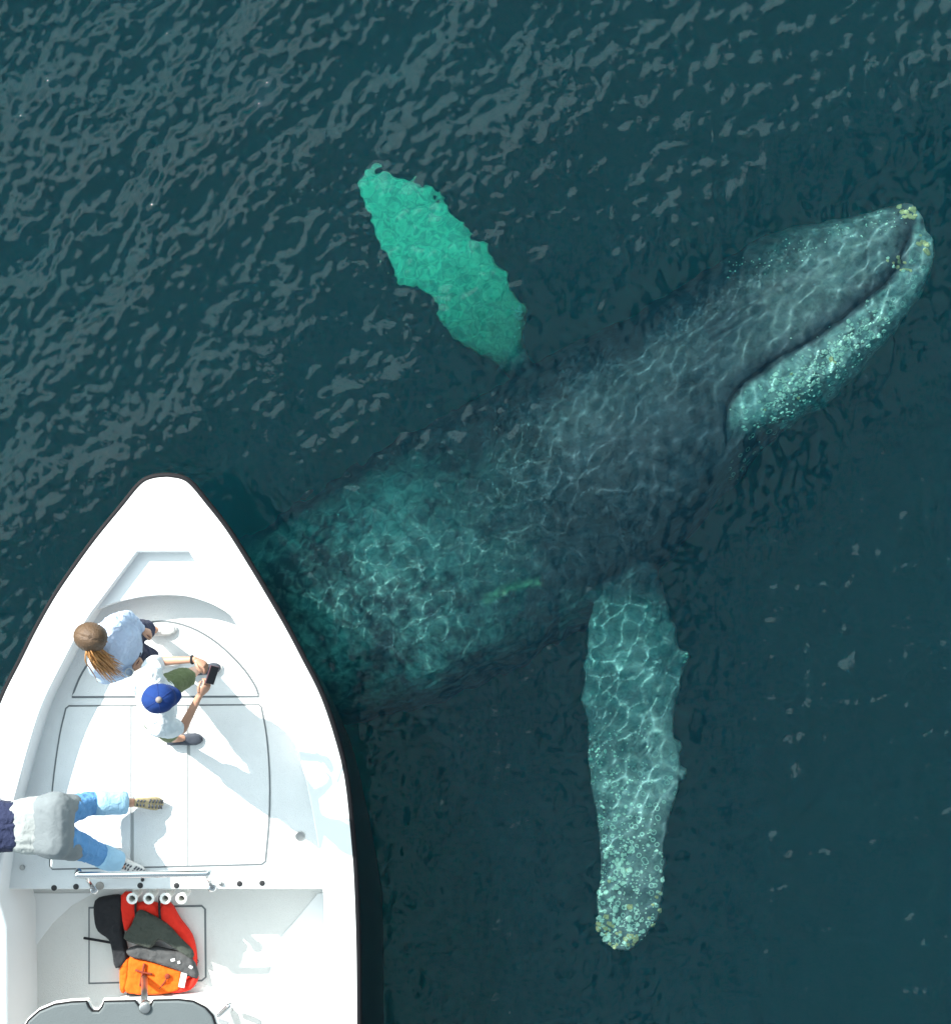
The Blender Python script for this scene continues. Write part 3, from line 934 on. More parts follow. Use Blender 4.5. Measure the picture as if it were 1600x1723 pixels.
# three lids side by side fill the main hatch
def cut(px, x0, x1):
    """part of the main hatch between two x lines"""
    poly = px[:]
    for lim, keep in ((x0, 1), (x1, -1)):
        if lim is None: continue
        out_ = []
        for i in range(len(poly)):
            a, b_ = poly[i], poly[(i + 1) % len(poly)]
            ina, inb = keep * (a[0] - lim) >= 0, keep * (b_[0] - lim) >= 0
            if ina: out_.append(a)
            if ina != inb:
                t = (lim - a[0]) / (b_[0] - a[0]); out_.append((lim, a[1] + t * (b_[1] - a[1])))
        poly = out_
    return poly
om = MB(); ribbon(om, [P(x, y, ZF)[:2] for x, y in main], ZF + .0045, .010, True); om.build('hatch_gasket', M['seam'], boat, False)
hatch(cut(main, None, 221.5), ZF, M['nonskid_white'], 'hatch_lid', .001, 'seam_pale')
hatch(cut(main, 224, 316.5), ZF, M['nonskid_white'], 'hatch_lid', .001, 'seam_pale')
hatch(cut(main, 319, None), ZF, M['nonskid_white'], 'hatch_lid', .001, 'seam_pale')
hatch([(150, 1528), (340, 1525), (345, 1530), (346, 1645), (340, 1650), (150, 1655)], ZA, M['nonskid'], 'sole_hatch', .007)
sm = MB(); ribbon(sm, [P(x, y, ZG)[:2] for x, y in [(408, 1041), (430, 1036), (455, 1033)]], ZG + .002, .006)
ribbon(sm, [P(x, y, ZG)[:2] for x, y in [(522, 1259), (545, 1256), (566, 1250)]], ZG + .002, .006)
sm.build('deck_seam', M['seam_pale'], boat, False)

# deck fittings
def fitting(x, y, z, r, mat, name, h=.008, dome=False):
    c = P(x, y, z)
    mb = MB().lathe(c, [(r, -.002), (r, h * .6), (r * .85, h), (r * .2, h * (1.3 if dome else .8))], 18)
    o = mb.build(name, mat, boat); sharp(o, 40); return o
for x, y in [(91, 1496), (128, 1494), (236, 1492), (297, 1492), (403, 1489), (441, 1488)]:
    fitting(x, y - 1.5, ZF, .023, M['dark_hole'], 'deck_socket', .006)
fitting(168, 1494 - 3, ZF, .034, M['beige_plastic'], 'deck_cap', .01)
fitting(372, 1487, ZF, .02, M['brushed'], 'deck_cap', .02, True)
fitting(240, 1481, ZF, .014, M['dark_hole'], 'deck_socket', .012)
fc = fitting(505, 1407, ZF, .040, M['brushed'], 'filler_cap', .012)
fitting(38, 1460, ZF, .022, M['brushed'], 'deck_cap', .02, True)

# grab rail in front of the coaming edge
def bezier_rail(pts, r, name, mat, parent, n=6):
    return MB().tube(smooth_line(pts, n), r, 14).build(name, mat, parent)
rz = 1.56
a0, a1 = P(158, 1498, ZF), P(357, 1494, ZF)
t0, t1 = P(136, 1473, rz), P(344, 1470, rz)
MB().tube(smooth_line([t0 + (-.03, .02, -.045), t0 + (-.022, .012, -.012), t0 + (.02, 0, 0), (t0 + t1) / 2, t1 + (-.02, 0, 0), t1 + (.025, .0, -.008), t1 + (.035, .006, -.045)], 8), .026, 16).build('grab_rail', M['steel'], boat)
for b0, top in ((a0, t0 + (.03, 0, -.01)), (a1, t1 + (.012, 0, -.01))):
    h = MB().tube([b0, b0 * .5 + top * .5, top], .016, 12).lathe(b0, [(.035, 0), (.035, .006), (.02, .012)], 16).build('rail_post', M['steel'], boat)

# rod holders on the aft face of the step
for x in (222, 250, 278, 305):
    c = P(x, 1513, 1.12)
    c = P(x, 1513, 1.04)
    mb = MB().lathe((c[0], c[1], .77), [(.030, 0), (.033, .02), (.033, .24), (.044, .25), (.046, .262), (.040, .268), (.026, .268), (.024, .25), (.024, .08)], 20, close=False)
    mb.box((c[0], c[1] + .05, .84), (.05, .09, .10))
    o = mb.build('rod_holder', M['white_plastic'], boat); sharp(o, 40)
    MB().lathe((c[0], c[1], .90), [(.0235, 0), (.0235, .01)], 16).build('holder_insert', M['beige_plastic'], o)

# steering console with its dark top, at the bottom edge of the picture
zc = 1.55
top_px = [(38, 1735), (48, 1718), (66, 1702), (92, 1691), (120, 1687), (146, 1686), (150, 1695), (156, 1702), (166, 1702), (172, 1695), (175, 1686), (228, 1685), (233, 1692), (238, 1699), (248, 1699), (254, 1692), (258, 1684), (300, 1683), (325, 1686), (345, 1696), (358, 1710), (366, 1735), (366, 2050), (38, 2050)]
poly = [P(x, y, zc)[:2] for x, y in top_px]
cb = MB(); slab(cb, [P(x, y, zc)[:2] for x, y in [(60, 1830), (345, 1830), (345, 2050), (60, 2050)]], ZA, zc - .05, .01)
o = cb.build('console_body', M['gelcoat'], boat); sharp(o, 30)
cb = MB(); slab(cb, inset(poly, -.014), zc - .05, zc - .02, .012)
o = cb.build('console_rim', M['white_plastic'], boat); sharp(o, 30)
cb = MB(); slab(cb, inset(poly, .006), zc - .019, zc + .012, .012)
o = cb.build('console_cover', M['slate'], boat); sharp(o, 30)
cb = MB(); cb.tube([(q[0], q[1], zc - .006) for q in poly], .008, 8, closed=True)
cb.build('cover_piping', M['black_rubber'], boat)
# white console front ledge and side box
lg = MB(); slab(lg, [P(x, y, ZA + .12)[:2] for x, y in [(200, 1682), (348, 1676), (378, 1694), (392, 1735), (392, 1900), (200, 1900)]], ZA, ZA + .12, .02)
o = lg.build('console_ledge', M['gelcoat'], boat); sharp(o, 30)
ph = MB()
b0 = P(384, 1722, 1.27); 
ph.tube(smooth_line([P(362, 1716, ZA + .12), P(366, 1712, ZA + .22), P(378, 1700, ZA + .24), P(388, 1692, ZA + .23), P(390, 1698, ZA + .10)], 6), .022, 12)
ph.build('console_handle', M['steel'], boat)
# steel post standing in the notch of the cover
pc = P(243, 1697, zc + .03); pt_ = P(243, 1642, ZA + .02)
mb = MB().tube([pc, pc * .5 + pt_ * .5, pt_], .026, 16).lathe(pc - (0, 0, .02), [(.030, -.05), (.045, -.045), (.045, .02), (.03, .026)], 18).lathe(pt_ - (0, 0, .02), [(.055, 0), (.055, .012), (.03, .02)], 18)
mb.build('steel_post', M['brushed'], boat)

# ------------------------------------------------------------------ PEOPLE
def ico_pts(c, r, n=10):
    out = []
    for i in range(1, 6):
        th = math.pi * i / 6
        for k in range(n):
            a = 2 * math.pi * k / n
            out.append((c[0] + r * math.sin(th) * math.cos(a), c[1] + r * math.sin(th) * math.sin(a), c[2] + r * math.cos(th)))
    return out + [(c[0], c[1], c[2] + r), (c[0], c[1], c[2] - r)]

def soft_form(name, hulls, mat, parent, voxel=.012, smooth=6, folds=0., fscale=9., seed=0, extra=None, stretch=(1, 1, 1)):
    """one continuous surface: tapered forms (each a hull round a few spheres) fused and smoothed, with folds of cloth"""
    base = np.array(wloc(parent))
    bm = bmesh.new()
    for H in hulls:
        b2 = bmesh.new()
        for c, r in H:
            for q in ico_pts(np.array(c) - base, r): b2.verts.new(q)
        res = bmesh.ops.convex_hull(b2, input=b2.verts)
        junk = [g for g in res['geom_interior'] if isinstance(g, bmesh.types.BMVert)]
        if junk: bmesh.ops.delete(b2, geom=list(set(junk)), context='VERTS')
        loose = [v_ for v_ in b2.verts if not v_.link_faces]
        if loose: bmesh.ops.delete(b2, geom=loose, context='VERTS')
        bmesh.ops.recalc_face_normals(b2, faces=b2.faces)
        mt = bpy.data.meshes.new('t'); b2.to_mesh(mt); b2.free(); bm.from_mesh(mt); bpy.data.meshes.remove(mt)
    m = bpy.data.meshes.new(name); bm.to_mesh(m); bm.free()
    o = bpy.data.objects.new(name, m); C.objects.link(o)
    r = o.modifiers.new('r', 'REMESH'); r.mode = 'VOXEL'; r.voxel_size = voxel
    q = o.modifiers.new('s', 'SMOOTH'); q.factor = .6; q.iterations = smooth
    me = bpy.data.meshes.new_from_object(o.evaluated_get(bpy.context.evaluated_depsgraph_get()))
    bpy.data.objects.remove(o)
    me.name = name
    if folds:
        n = len(me.vertices); co_ = np.empty(n * 3); me.vertices.foreach_get('co', co_); co_ = co_.reshape(-1, 3)
        nn_ = np.array([tuple(t.vector) for t in me.vertex_normals])
        d = np.empty(n)
        for i_, c in enumerate(co_):
            w_ = noise.noise(Vector(c * 3.1 + seed)) * .8
            a = noise.noise(Vector((c[0] * fscale * stretch[0] + w_, c[1] * fscale * stretch[1] + w_, c[2] * fscale * stretch[2] + seed)))
            b_ = noise.noise(Vector(c * fscale * 2.7 + 5 + w_))
            d[i_] = folds * ((1 - 2.4 * abs(a)) + .45 * (1 - 2.2 * abs(b_)) - .5)
        me.vertices.foreach_set('co', (co_ + nn_ * d[:, None]).ravel())
    if extra:
        bm = bmesh.new(); bm.from_mesh(me)
        for (vs, fs) in extra:
            bv = [bm.verts.new(tuple(np.array(q) - base)) for q in vs]
            for q in fs: bm.faces.new([bv[i] for i in q])
        bm.to_mesh(me); bm.free()
    me.polygons.foreach_set('use_smooth', [True] * len(me.polygons))
    me.materials.clear(); me.materials.append(mat); me.update()
    o = bpy.data.objects.new(name, me); C.objects.link(o); o.parent = parent
    return o

def head_shape(c, fwd, upv, s=1.0):
    """head with brow, nose, chin and ears; c = middle of the skull"""
    fwd = Vector(fwd).normalized(); upv = Vector(upv); upv = (upv - fwd * upv.dot(fwd)).normalized(); rt = fwd.cross(upv)
    v, f = [], []
    nu, nvv = 20, 28
    for i in range(nu + 1):
        th = math.pi * i / nu
        for k in range(nvv):
            ph_ = 2 * math.pi * k / nvv
            x = math.sin(th) * math.cos(ph_); y = math.sin(th) * math.sin(ph_); z = math.cos(th)
            X_, Y_, Z_ = x * .098, y * .078, z * .118
            if z < 0:
                X_ *= 1 - .25 * (-z) ** 2 if x > 0 else 1 - .45 * (-z); Y_ *= 1 - .28 * (-z)
                X_ += .012 * (-z)
            g = math.exp(-((ph_ if ph_ < math.pi else ph_ - 2 * math.pi) / .16) ** 2)
            X_ += .022 * g * math.exp(-((z + .22) / .16) ** 2)
            for sgn in (1, -1):
                pe = (ph_ if ph_ < math.pi else ph_ - 2 * math.pi) - sgn * .38
                X_ -= .010 * math.exp(-(pe / .16) ** 2) * math.exp(-((z - .02) / .12) ** 2)
            X_ += .004 * math.exp(-((z + .52) / .07) ** 2) * (1 if x > .6 else 0)
            v.append(np.array(Vector(c) + (fwd * X_ + rt * Y_ + upv * Z_) * s))
    for i in range(nu):
        for k in range(nvv):
            k2 = (k + 1) % nvv
            f.append([i * nvv + k, (i + 1) * nvv + k, (i + 1) * nvv + k2, i * nvv + k2])
    shapes = [(v, f)]
    for sgn in (1, -1):
        e = MB(); ec = Vector(c) + (rt * sgn * .078 - upv * .012) * s
        e.lathe(ec, [(.006, -.03), (.017, -.02), (.02, 0), (.018, .018), (.006, .03)], 10, axis=upv)
        shapes.append((e.v, e.f))
    return shapes, fwd, upv, rt

def hand(wrist, dirv, palm_n, curl=.5, s=1.0, side=1):
    """palm and five separate fingers; returns joints and edges to be skinned"""
    d = Vector(dirv).normalized(); n = Vector(palm_n); n = (n - d * n.dot(d)).normalized(); t = d.cross(n) * side
    w = Vector(wrist)
    J, E = {}, []
    J['w'] = (w, (.026 * s, .020 * s)); J['p1'] = (w + d * .04 * s, (.036 * s, .018 * s)); J['p2'] = (w + d * .078 * s, (.038 * s, .014 * s))
    E += [('w', 'p1'), ('p1', 'p2')]
    chains = []
    for i, (off, l) in enumerate(((-.030, .066), (-.010, .076), (.010, .070), (.029, .055))):
        b = w + (d * .07 + t * off) * s
        c1 = math.cos(curl * .6); s1 = math.sin(curl * .6); c2 = math.cos(curl * 1.5); s2 = math.sin(curl * 1.5); c3 = math.cos(curl * 2.3); s3 = math.sin(curl * 2.3)
        p1 = b + (d * c1 + n * s1) * l * .45 * s
        p2 = p1 + (d * c2 + n * s2) * l * .33 * s
        p3 = p2 + (d * c3 + n * s3) * l * .25 * s
        chains.append(([b, p1, p2, p3], [.0095 * s, .009 * s, .0082 * s, .0065 * s]))
    b = w + (d * .02 - t * .022) * s
    chains.append(([b, b + (d * .026 - t * .024 + n * .008) * s, b + (d * .052 - t * .030 + n * .02) * s, b + (d * .072 - t * .024 + n * .03) * s], [.013 * s, .011 * s, .0095 * s, .007 * s]))
    return chains, (w, d, n, t)

def add_hand(shapes, wrist, dirv, palm_n, curl, s=1.0, side=1):
    ch, (w, d, n, t) = hand(wrist, dirv, palm_n, curl, s, side)
    mb = MB()
    # palm: flattened rounded block
    prof = [(-.01, .020, .018), (.02, .030, .019), (.05, .040, .016), (.078, .040, .013), (.09, .030, .009)]
    v = []
    for (x, a, b_) in prof:
        for k in range(14):
            g = 2 * math.pi * k / 14
            v.append(w + (d * x + t * a * math.cos(g) + n * b_ * math.sin(g)) * s)
    f = [[i * 14 + k, i * 14 + (k + 1) % 14, (i + 1) * 14 + (k + 1) % 14, (i + 1) * 14 + k] for i in range(4) for k in range(14)]
    f.append(list(range(14))[::-1]); f.append([56 + k for k in range(14)])
    mb.add(v, f)
    for pts, rr_ in ch:
        mb.tube(smooth_line([np.array(q) for q in pts], 3), np.interp(np.linspace(0, 3, 10), range(4), rr_).tolist(), 8)
        mb.lathe(pts[-1], [(.002, -.006), (.0055, -.003), (.0065, 0), (.005, .004), (.001, .0065)], 8)
    shapes.append((mb.v, mb.f))

def shoe(name, heel, toe, sole_mat, up_mat, parent, ankle=None, upv=(0, 0, 1), s=1.0):
    h = Vector(heel); t = Vector(toe); d = (t - h); L = d.length; d.normalize()
    u_ = Vector(upv); u_ = (u_ - d * u_.dot(d)).normalized(); r_ = d.cross(u_)
    def loft(prof, z0s, z1s):
        v, f = [], []
        for (x, w_, z0, z1) in prof:
            for k in range(14):
                a = 2 * math.pi * k / 14
                cc, sn = math.cos(a), math.sin(a)
                zz = (z0 + z1) / 2 + (z1 - z0) / 2 * math.copysign(abs(sn) ** .7, sn)
                v.append(h + d * (x * L) + r_ * (w_ * math.copysign(abs(cc) ** .8, cc)) * s + u_ * zz * s)
        n = len(prof)
        for i in range(n - 1):
            for k in range(14):
                f.append([i * 14 + k, i * 14 + (k + 1) % 14, (i + 1) * 14 + (k + 1) % 14, (i + 1) * 14 + k])
        f.append(list(range(14))[::-1]); f.append([(n - 1) * 14 + k for k in range(14)])
        return v, f
    up_ = loft([(.0, .018, .02, .06), (.03, .030, .015, .085), (.15, .036, .015, .095), (.3, .036, .015, .09), (.45, .038, .015, .075), (.62, .044, .015, .062), (.8, .045, .015, .05), (.93, .034, .015, .042), (1.0, .014, .018, .03)], 0, 0)
    so_ = loft([(-.015, .02, 0, .02), (.03, .034, 0, .026), (.3, .038, 0, .022), (.62, .048, 0, .022), (.82, .049, 0, .022), (.95, .036, 0, .024), (1.03, .016, .004, .024)], 0, 0)
    o = MB().add(*up_).build(name, up_mat, parent)
    s_ = MB().add(*so_).build('sole', sole_mat, o); sharp(s_, 50)
    lace = MB()
    for q in (.36, .44, .52):
        lace.tube([h + d * L * q + r_ * .022 + u_ * (.086 - .09 * (q - .3)), h + d * L * q + u_ * (.094 - .1 * (q - .3)), h + d * L * q - r_ * .022 + u_ * (.086 - .09 * (q - .3))], .003, 6)
    lace.build('laces', sole_mat, o)
    return o

class Fig:
    """joints of a figure and the forms that follow them"""
    def __init__(s, J, k=1.0):
        s.J = {n: np.array(q, float) for n, q in J.items()}
        s.k = k
        a = s.J['sL'] - s.J['sR']; s.lat = a / np.linalg.norm(a)
        b = s.J['hL'] - s.J['hR']; s.latp = b / np.linalg.norm(b)
        s.smid = (s.J['sL'] + s.J['sR']) / 2
    def torso(s, g=0., low=0., nk=.75, wd=1.):
        """chest, waist and hips; g is how far the cloth stands off the body"""
        J, k = s.J, s.k
        ch = [(J['chest'] + s.lat * .075 * k * wd, .098 * k + g), (J['chest'] - s.lat * .075 * k * wd, .098 * k + g)]
        sh = [(s.smid + (J['sL'] - s.smid) * .80, .060 * k + g), (s.smid + (J['sR'] - s.smid) * .80, .060 * k + g)]
        wa = [(J['waist'] + s.lat * .060 * k * wd, .086 * k + g * 1.1), (J['waist'] - s.lat * .060 * k * wd, .086 * k + g * 1.1)]
        pe = [(J['pelvis'] + s.latp * .070 * k * wd, .094 * k + g * 1.2), (J['pelvis'] - s.latp * .070 * k * wd, .094 * k + g * 1.2)]
        nb = L3(s.smid, J['neck'], nk)
        return dict(upper=ch + sh, mid=ch + wa, low=wa + pe, neck=[(s.smid, .075 * k + g), (nb, .056 * k + g * .7)], hips=pe)
    def arm(s, q, g=0., t=1.0, t2=0.):
        J, k = s.J, s.k
        out = [[(J['s' + q], .052 * k + g), (L3(J['s' + q], J['e' + q], min(t, 1)), .040 * k + g * (1 if t < 1 else .8))]]
        if t2 > 0: out.append([(J['e' + q], .040 * k + g * .8), (L3(J['e' + q], J['w' + q], t2), (.040 - .014 * t2) * k + g * .6)])
        return out
    def leg(s, q, g=0., t=1.0, t2=0.):
        J, k = s.J, s.k
        out = [[(J['h' + q], .086 * k + g), (L3(J['h' + q], J['k' + q], min(t, 1)), (.086 - .030 * t) * k + g)]]
        if t2 > 0: out.append([(J['k' + q], .056 * k + g), (L3(J['k' + q], J['a' + q], .35 * t2), .055 * k + g), (L3(J['k' + q], J['a' + q], t2), (.055 - .019 * t2) * k + g)])
        return out

def L3(a, b, t): return np.array(a) * (1 - t) + np.array(b) * t

def person(label, J, headc, fwd, upv, hands, k=1.0):
    F_ = Fig(J, k)
    J = F_.J
    root = thing('person', Vector((J['aL'][0] * .5 + J['aR'][0] * .5, J['aL'][1] * .5 + J['aR'][1] * .5, ZF)), label, 'person')
    shapes, f_, u_, r_ = head_shape(headc, fwd, upv)
    for h_ in hands: add_hand(shapes, *h_)
    T = F_.torso()
    hulls = [T['upper'], T['mid'], T['low'], T['neck'], [(F_.smid, .06), (J['neck'], .052)], [(J['neck'], .052), (J['skull'], .054)]]
    for q in 'LR':
        hulls += F_.arm(q, 0, 1, 1) + F_.leg(q, 0, 1, 1) + [[(J['a' + q], .036), (J['t' + q], .032)]]
    soft_form('body', hulls, M['skin'], root, .011, 5, extra=shapes)
    eb = MB()
    for sg_ in (1, -1):
        ball(eb, Vector(headc) + f_ * .083 + r_ * sg_ * .031 + u_ * .003, .0115, 10)
    eb.build('eyes', M['white_plastic'], root)
    MB().tube([Vector(headc) + f_ * .088 + r_ * .022 - u_ * .062, Vector(headc) + f_ * .097 - u_ * .063, Vector(headc) + f_ * .088 - r_ * .022 - u_ * .062], .004, 6).build('lips', plain('lips', (.35, .12, .1), .5), root)
    return root, F_, (f_, u_, r_)

# --- man in the blue cap, seen from above, photographing the whale
J = dict(pelvis=P(268, 1184, 1.87), waist=P(260, 1184, 2.05), chest=P(260, 1180, 2.25), neck=P(262, 1177, 2.45), skull=P(267, 1174, 2.52),
         sL=P(252, 1138, 2.36), eL=P(262, 1113, 2.14), wL=P(328, 1110, 2.20), sR=P(268, 1222, 2.34), eR=P(306, 1228, 2.08), wR=P(336, 1170, 2.18),
         hL=P(262, 1165, 1.80), kL=P(312, 1140, 1.52), aL=P(330, 1128, 1.10), tL=P(345, 1124, 1.06),
         hR=P(264, 1208, 1.80), kR=P(284, 1232, 1.46), aR=P(292, 1243, 1.10), tR=P(308, 1243, 1.06))
hd = P(267, 1175, 2.58)
man, JJ, (f_, u_, r_) = person('man in blue cap and white shirt holding a phone out with both hands', J, hd, (.93, .25, -.30), (.3, .05, 1), [
    (J['wL'], P(356, 1126, 2.20) - J['wL'], (.1, -.8, -.4), .75, 1.0, 1),
    (J['wR'], P(356, 1145, 2.20) - J['wR'], (.1, .8, -.3), .75, 1.0, -1)])
J = JJ.J
T = JJ.torso(.030)
soft_form('shirt', [T['upper'], T['mid'], T['low'], [(JJ.smid, .085), (L3(JJ.smid, J['neck'], .45), .070)]] + JJ.arm('L', .034, .80) + JJ.arm('R', .034, .66), M['white_cloth'], man, .011, 7, .009, 8, 2, stretch=(1, .5, 1.2))
soft_form('shorts', [T['hips']] + JJ.leg('L', .030, .98) + JJ.leg('R', .030, .98), M['olive_cloth'], man, .011, 6, .007, 8, 4)
shoe('shoe', P(318, 1131, ZF + .01), P(372, 1122, ZF + .01), M['shoe_white'], M['shoe_dark'], man)
shoe('shoe', P(282, 1246, ZF + .01), P(340, 1243, ZF + .01), M['shoe_dark'], M['shoe_dark'], man)
# cap: crown, seams, button, brim
f_ = Vector((.88, .10, -.18)).normalized(); u_ = Vector((.16, .02, 1)); u_ = (u_ - f_ * u_.dot(f_)).normalized(); r_ = f_.cross(u_)
cc = Vector(hd) + u_ * .03
v, f = [], []
for i in range(9):
    th = math.pi / 2 * i / 8
    for k in range(36):
        a = 2 * math.pi * k / 36
        rr_ = math.cos(th) * (1 + .012 * math.cos(6 * a))
        v.append(cc + f_ * (.120 * rr_ * math.cos(a)) + r_ * (.106 * rr_ * math.sin(a)) + u_ * (.105 * math.sin(th)))
for i in range(8):
    for k in range(36):
        f.append([i * 36 + k, i * 36 + (k + 1) % 36, (i + 1) * 36 + (k + 1) % 36, (i + 1) * 36 + k])
cap = MB().add(v, f).build('cap', M['cap_blue'], man)
sb_ = MB()
for q_ in range(6):
    a = math.pi / 6 + q_ * math.pi / 3
    sb_.tube([cc + f_ * (.1205 * math.cos(t_) * math.cos(a)) + r_ * (.1065 * math.cos(t_) * math.sin(a)) + u_ * (.1055 * math.sin(t_)) for t_ in np.linspace(0, 1.5, 9)], .0022, 6)
sb_.build('cap_seams', plain('cap_thread', (.008, .03, .16), .8), cap)
bb = MB(); ball(bb, cc + u_ * .100, .024, 12); bb.build('cap_button', plain('grey_button', (.22, .19, .18), .8), cap)
v = []
for i in range(7):
    t = i / 6
    for k in range(15):
        a = -1.05 + 2.1 * k / 14
        R0 = 1 + t * .42 * math.cos(a) ** .8
        v.append(cc + f_ * (.113 * R0 * math.cos(a)) + r_ * (.094 * (1 + .05 * t) * math.sin(a)) + u_ * (.004 - .055 * t - .025 * math.sin(a) ** 2))
f = [[i * 15 + k, i * 15 + k + 1, (i + 1) * 15 + k + 1, (i + 1) * 15 + k] for i in range(6) for k in range(14)]
br = MB().add(v, f).build('brim', M['cap_blue'], cap)
so_ = br.modifiers.new('t', 'SOLIDIFY'); so_.thickness = .004
v = []
for i in range(4):
    for k in range(20):
        a = math.pi * .62 + (math.pi * .76) * k / 19
        v.append(Vector(hd) + f_ * (.101 * math.cos(a)) + r_ * (.082 * math.sin(a)) + u_ * (.04 - .10 * i / 3))
f = [[i * 20 + k, (i + 1) * 20 + k, (i + 1) * 20 + k + 1, i * 20 + k + 1] for i in range(3) for k in range(19)]
hh_ = MB().add(v, f).build('hair', M['hair'], man); so_ = hh_.modifiers.new('t', 'SOLIDIFY'); so_.thickness = .012
# wrist band
wv = Vector(J['wL']) - Vector(J['eL']); wv.normalize()
MB().lathe(Vector(J['wL']) - wv * .02, [(.030, -.008), (.034, -.006), (.034, .006), (.030, .008)], 18, axis=wv, close=False).build('wristband', M['black_nylon'], man)
# phone between the hands
pc = Vector(P(357, 1136, 2.215))
rot = Matrix.Rotation(R(-18), 3, 'Z') @ Matrix.Rotation(R(35), 3, 'Y')
v, f = [], []
bx_ = MB(); slab(bx_, [(math.copysign(.035, a) , b_) for a, b_ in [(-1, -.068), (1, -.068), (1, .068), (-1, .068)]], -.005, .005, .003)
ph = bpy.data.objects.new
rootp = thing('smartphone', pc, 'dark phone held out in both hands by the man in the blue cap', 'phone')
MB().add([pc + rot @ Vector(q) for q in bx_.v], bx_.f).build('case', plain('phone_case', (.09, .04, .05), .4), rootp, False)
bx_ = MB(); slab(bx_, [(-.031, -.064), (.031, -.064), (.031, .064), (-.031, .064)], .0052, .0062)
MB().add([pc + rot @ Vector(q) for q in bx_.v], bx_.f).build('screen', plain('phone_glass', (.01, .01, .012), .08), rootp, False)

# --- woman with the ponytail
J = dict(pelvis=P(210, 1082, 1.86), waist=P(203, 1084, 2.04), chest=P(186, 1085, 2.22), neck=P(168, 1080, 2.40), skull=P(158, 1076, 2.46),
         sL=P(192, 1052, 2.30), eL=P(216, 1040, 2.04), wL=P(236, 1060, 1.88), sR=P(164, 1118, 2.30), eR=P(178, 1138, 2.04), wR=P(222, 1128, 1.92),
         hL=P(214, 1066, 1.80), kL=P(244, 1060, 1.44), aL=P(254, 1062, 1.09), tL=P(264, 1060, 1.06),
         hR=P(216, 1098, 1.80), kR=P(250, 1106, 1.46), aR=P(262, 1112, 1.09), tR=P(272, 1112, 1.06))
hd = P(155, 1073, 2.54)
wom, JJ, (f_, u_, r_) = person('woman with brown ponytail in pale blue top standing behind the man', J, hd, (.90, -.30, -.28), (.3, 0, 1), [
    (J['wL'], (.9, -.3, -.4), (0, -.7, -.5), .9, .92, 1), (J['wR'], (.8, .5, -.1), (.1, .7, -.3), .9, .92, -1)])
J = JJ.J
T = JJ.torso(.026)
hood = [(L3(JJ.smid, J['neck'], .15) - np.array((.05, .01, 0)), .07), (L3(JJ.smid, J['neck'], .15) - np.array((.05, .12, .03)), .05), (L3(JJ.smid, J['neck'], .1) - np.array((.05, -.10, .03)), .05)]
soft_form('hoodie', [T['upper'], T['mid'], T['low'], [(JJ.smid, .085), (L3(JJ.smid, J['neck'], .6), .068)], hood] + JJ.arm('L', .028, 1, .85) + JJ.arm('R', .028, 1, .85), M['pale_blue_cloth'], wom, .011, 6, .010, 8, 7, stretch=(1, .6, 1.1))
soft_form('shorts', [T['hips']] + JJ.leg('L', .026, 1, .08) + JJ.leg('R', .026, 1, .08), M['navy_cloth'], wom, .011, 6, .006, 8, 9)
shoe('shoe', P(246, 1064, ZF + .01), P(296, 1058, ZF + .01), M['shoe_white'], M['shoe_white'], wom)
shoe('shoe', P(254, 1114, ZF + .01), P(304, 1112, ZF + .01), M['shoe_white'], M['shoe_white'], wom)
# hair: a strand-grooved cap parted in the middle, with the tail falling over the shoulder
v, f = [], []
nk = 96
for i in range(15):
    th = math.pi * .60 * i / 14
    for k in range(nk):
        a = 2 * math.pi * k / nk
        front = max(0, math.cos(a))
        lim = th * (1 - .42 * front ** 2)
        g = 1 + .03 * math.sin(23 * a + 2 * i) * math.sin(th) + .018 * math.sin(61 * a + i)
        part = -.008 * math.exp(-(math.sin(a) * math.sin(lim) / .10) ** 2)
        v.append(Vector(hd) + f_ * (.111 * g * math.sin(lim) * math.cos(a) - .008) + r_ * (.093 * g * math.sin(lim) * math.sin(a)) + u_ * (.130 * math.cos(lim) + part))
for i in range(14):
    for k in range(nk):
        f.append([i * nk + k, i * nk + (k + 1) % nk, (i + 1) * nk + (k + 1) % nk, (i + 1) * nk + k][::-1])
hair = MB().add(v, f).build('hair', M['hair'], wom)
so_ = hair.modifiers.new('t', 'SOLIDIFY'); so_.thickness = .01; so_.offset = -1
rng = np.random.default_rng(3)
stb = MB()
knot = Vector(P(149, 1087, 2.57))
for s_ in range(150):
    a_ = rng.uniform(-.2, math.pi * 2 - .2); th0 = rng.uniform(.05, 1.45)
    pa = []
    for q_ in range(7):
        t_ = q_ / 6
        th_ = th0 * (1 - t_) + 1.35 * t_ + rng.normal() * .01
        w0 = Vector((math.sin(th0) * math.cos(a_), math.sin(th0) * math.sin(a_), math.cos(th0)))
        kd = (knot - Vector(hd)); kk = Vector((kd.dot(f_), kd.dot(r_), kd.dot(u_))).normalized()
        if w0.x > .55 and w0.z < .55: w0.z = .55
        w_ = (w0 * (1 - t_) + kk * t_).normalized()
        pa.append(np.array(Vector(hd) + f_ * (.1135 * w_.x - .008) + r_ * (.0955 * w_.y) + u_ * (.1325 * w_.z)))
    stb.tube(smooth_line(pa, 2), .0028 + .002 * rng.random(), 5)
stb.build('hair_strands', M['hair'], wom)
tail = MB()
pth = [P(150, 1086, 2.56), P(158, 1100, 2.56), P(170, 1112, 2.48), P(180, 1122, 2.38), P(190, 1130, 2.26)]
for s_ in range(110):
    off = rng.normal(size=3) * .016
    pts = [np.array(p_) + off * (1 + .7 * i_ * .5) * (1 if i_ else .6) + rng.normal(size=3) * .004 for i_, p_ in enumerate(pth)]
    tail.tube(smooth_line(pts, 4), np.concatenate([np.full(9, .0048), np.linspace(.0048, .001, 8)]).tolist(), 5)
tail.build('ponytail', M['blond_hair'], wom)
cupc = P(219, 1131, 1.97)
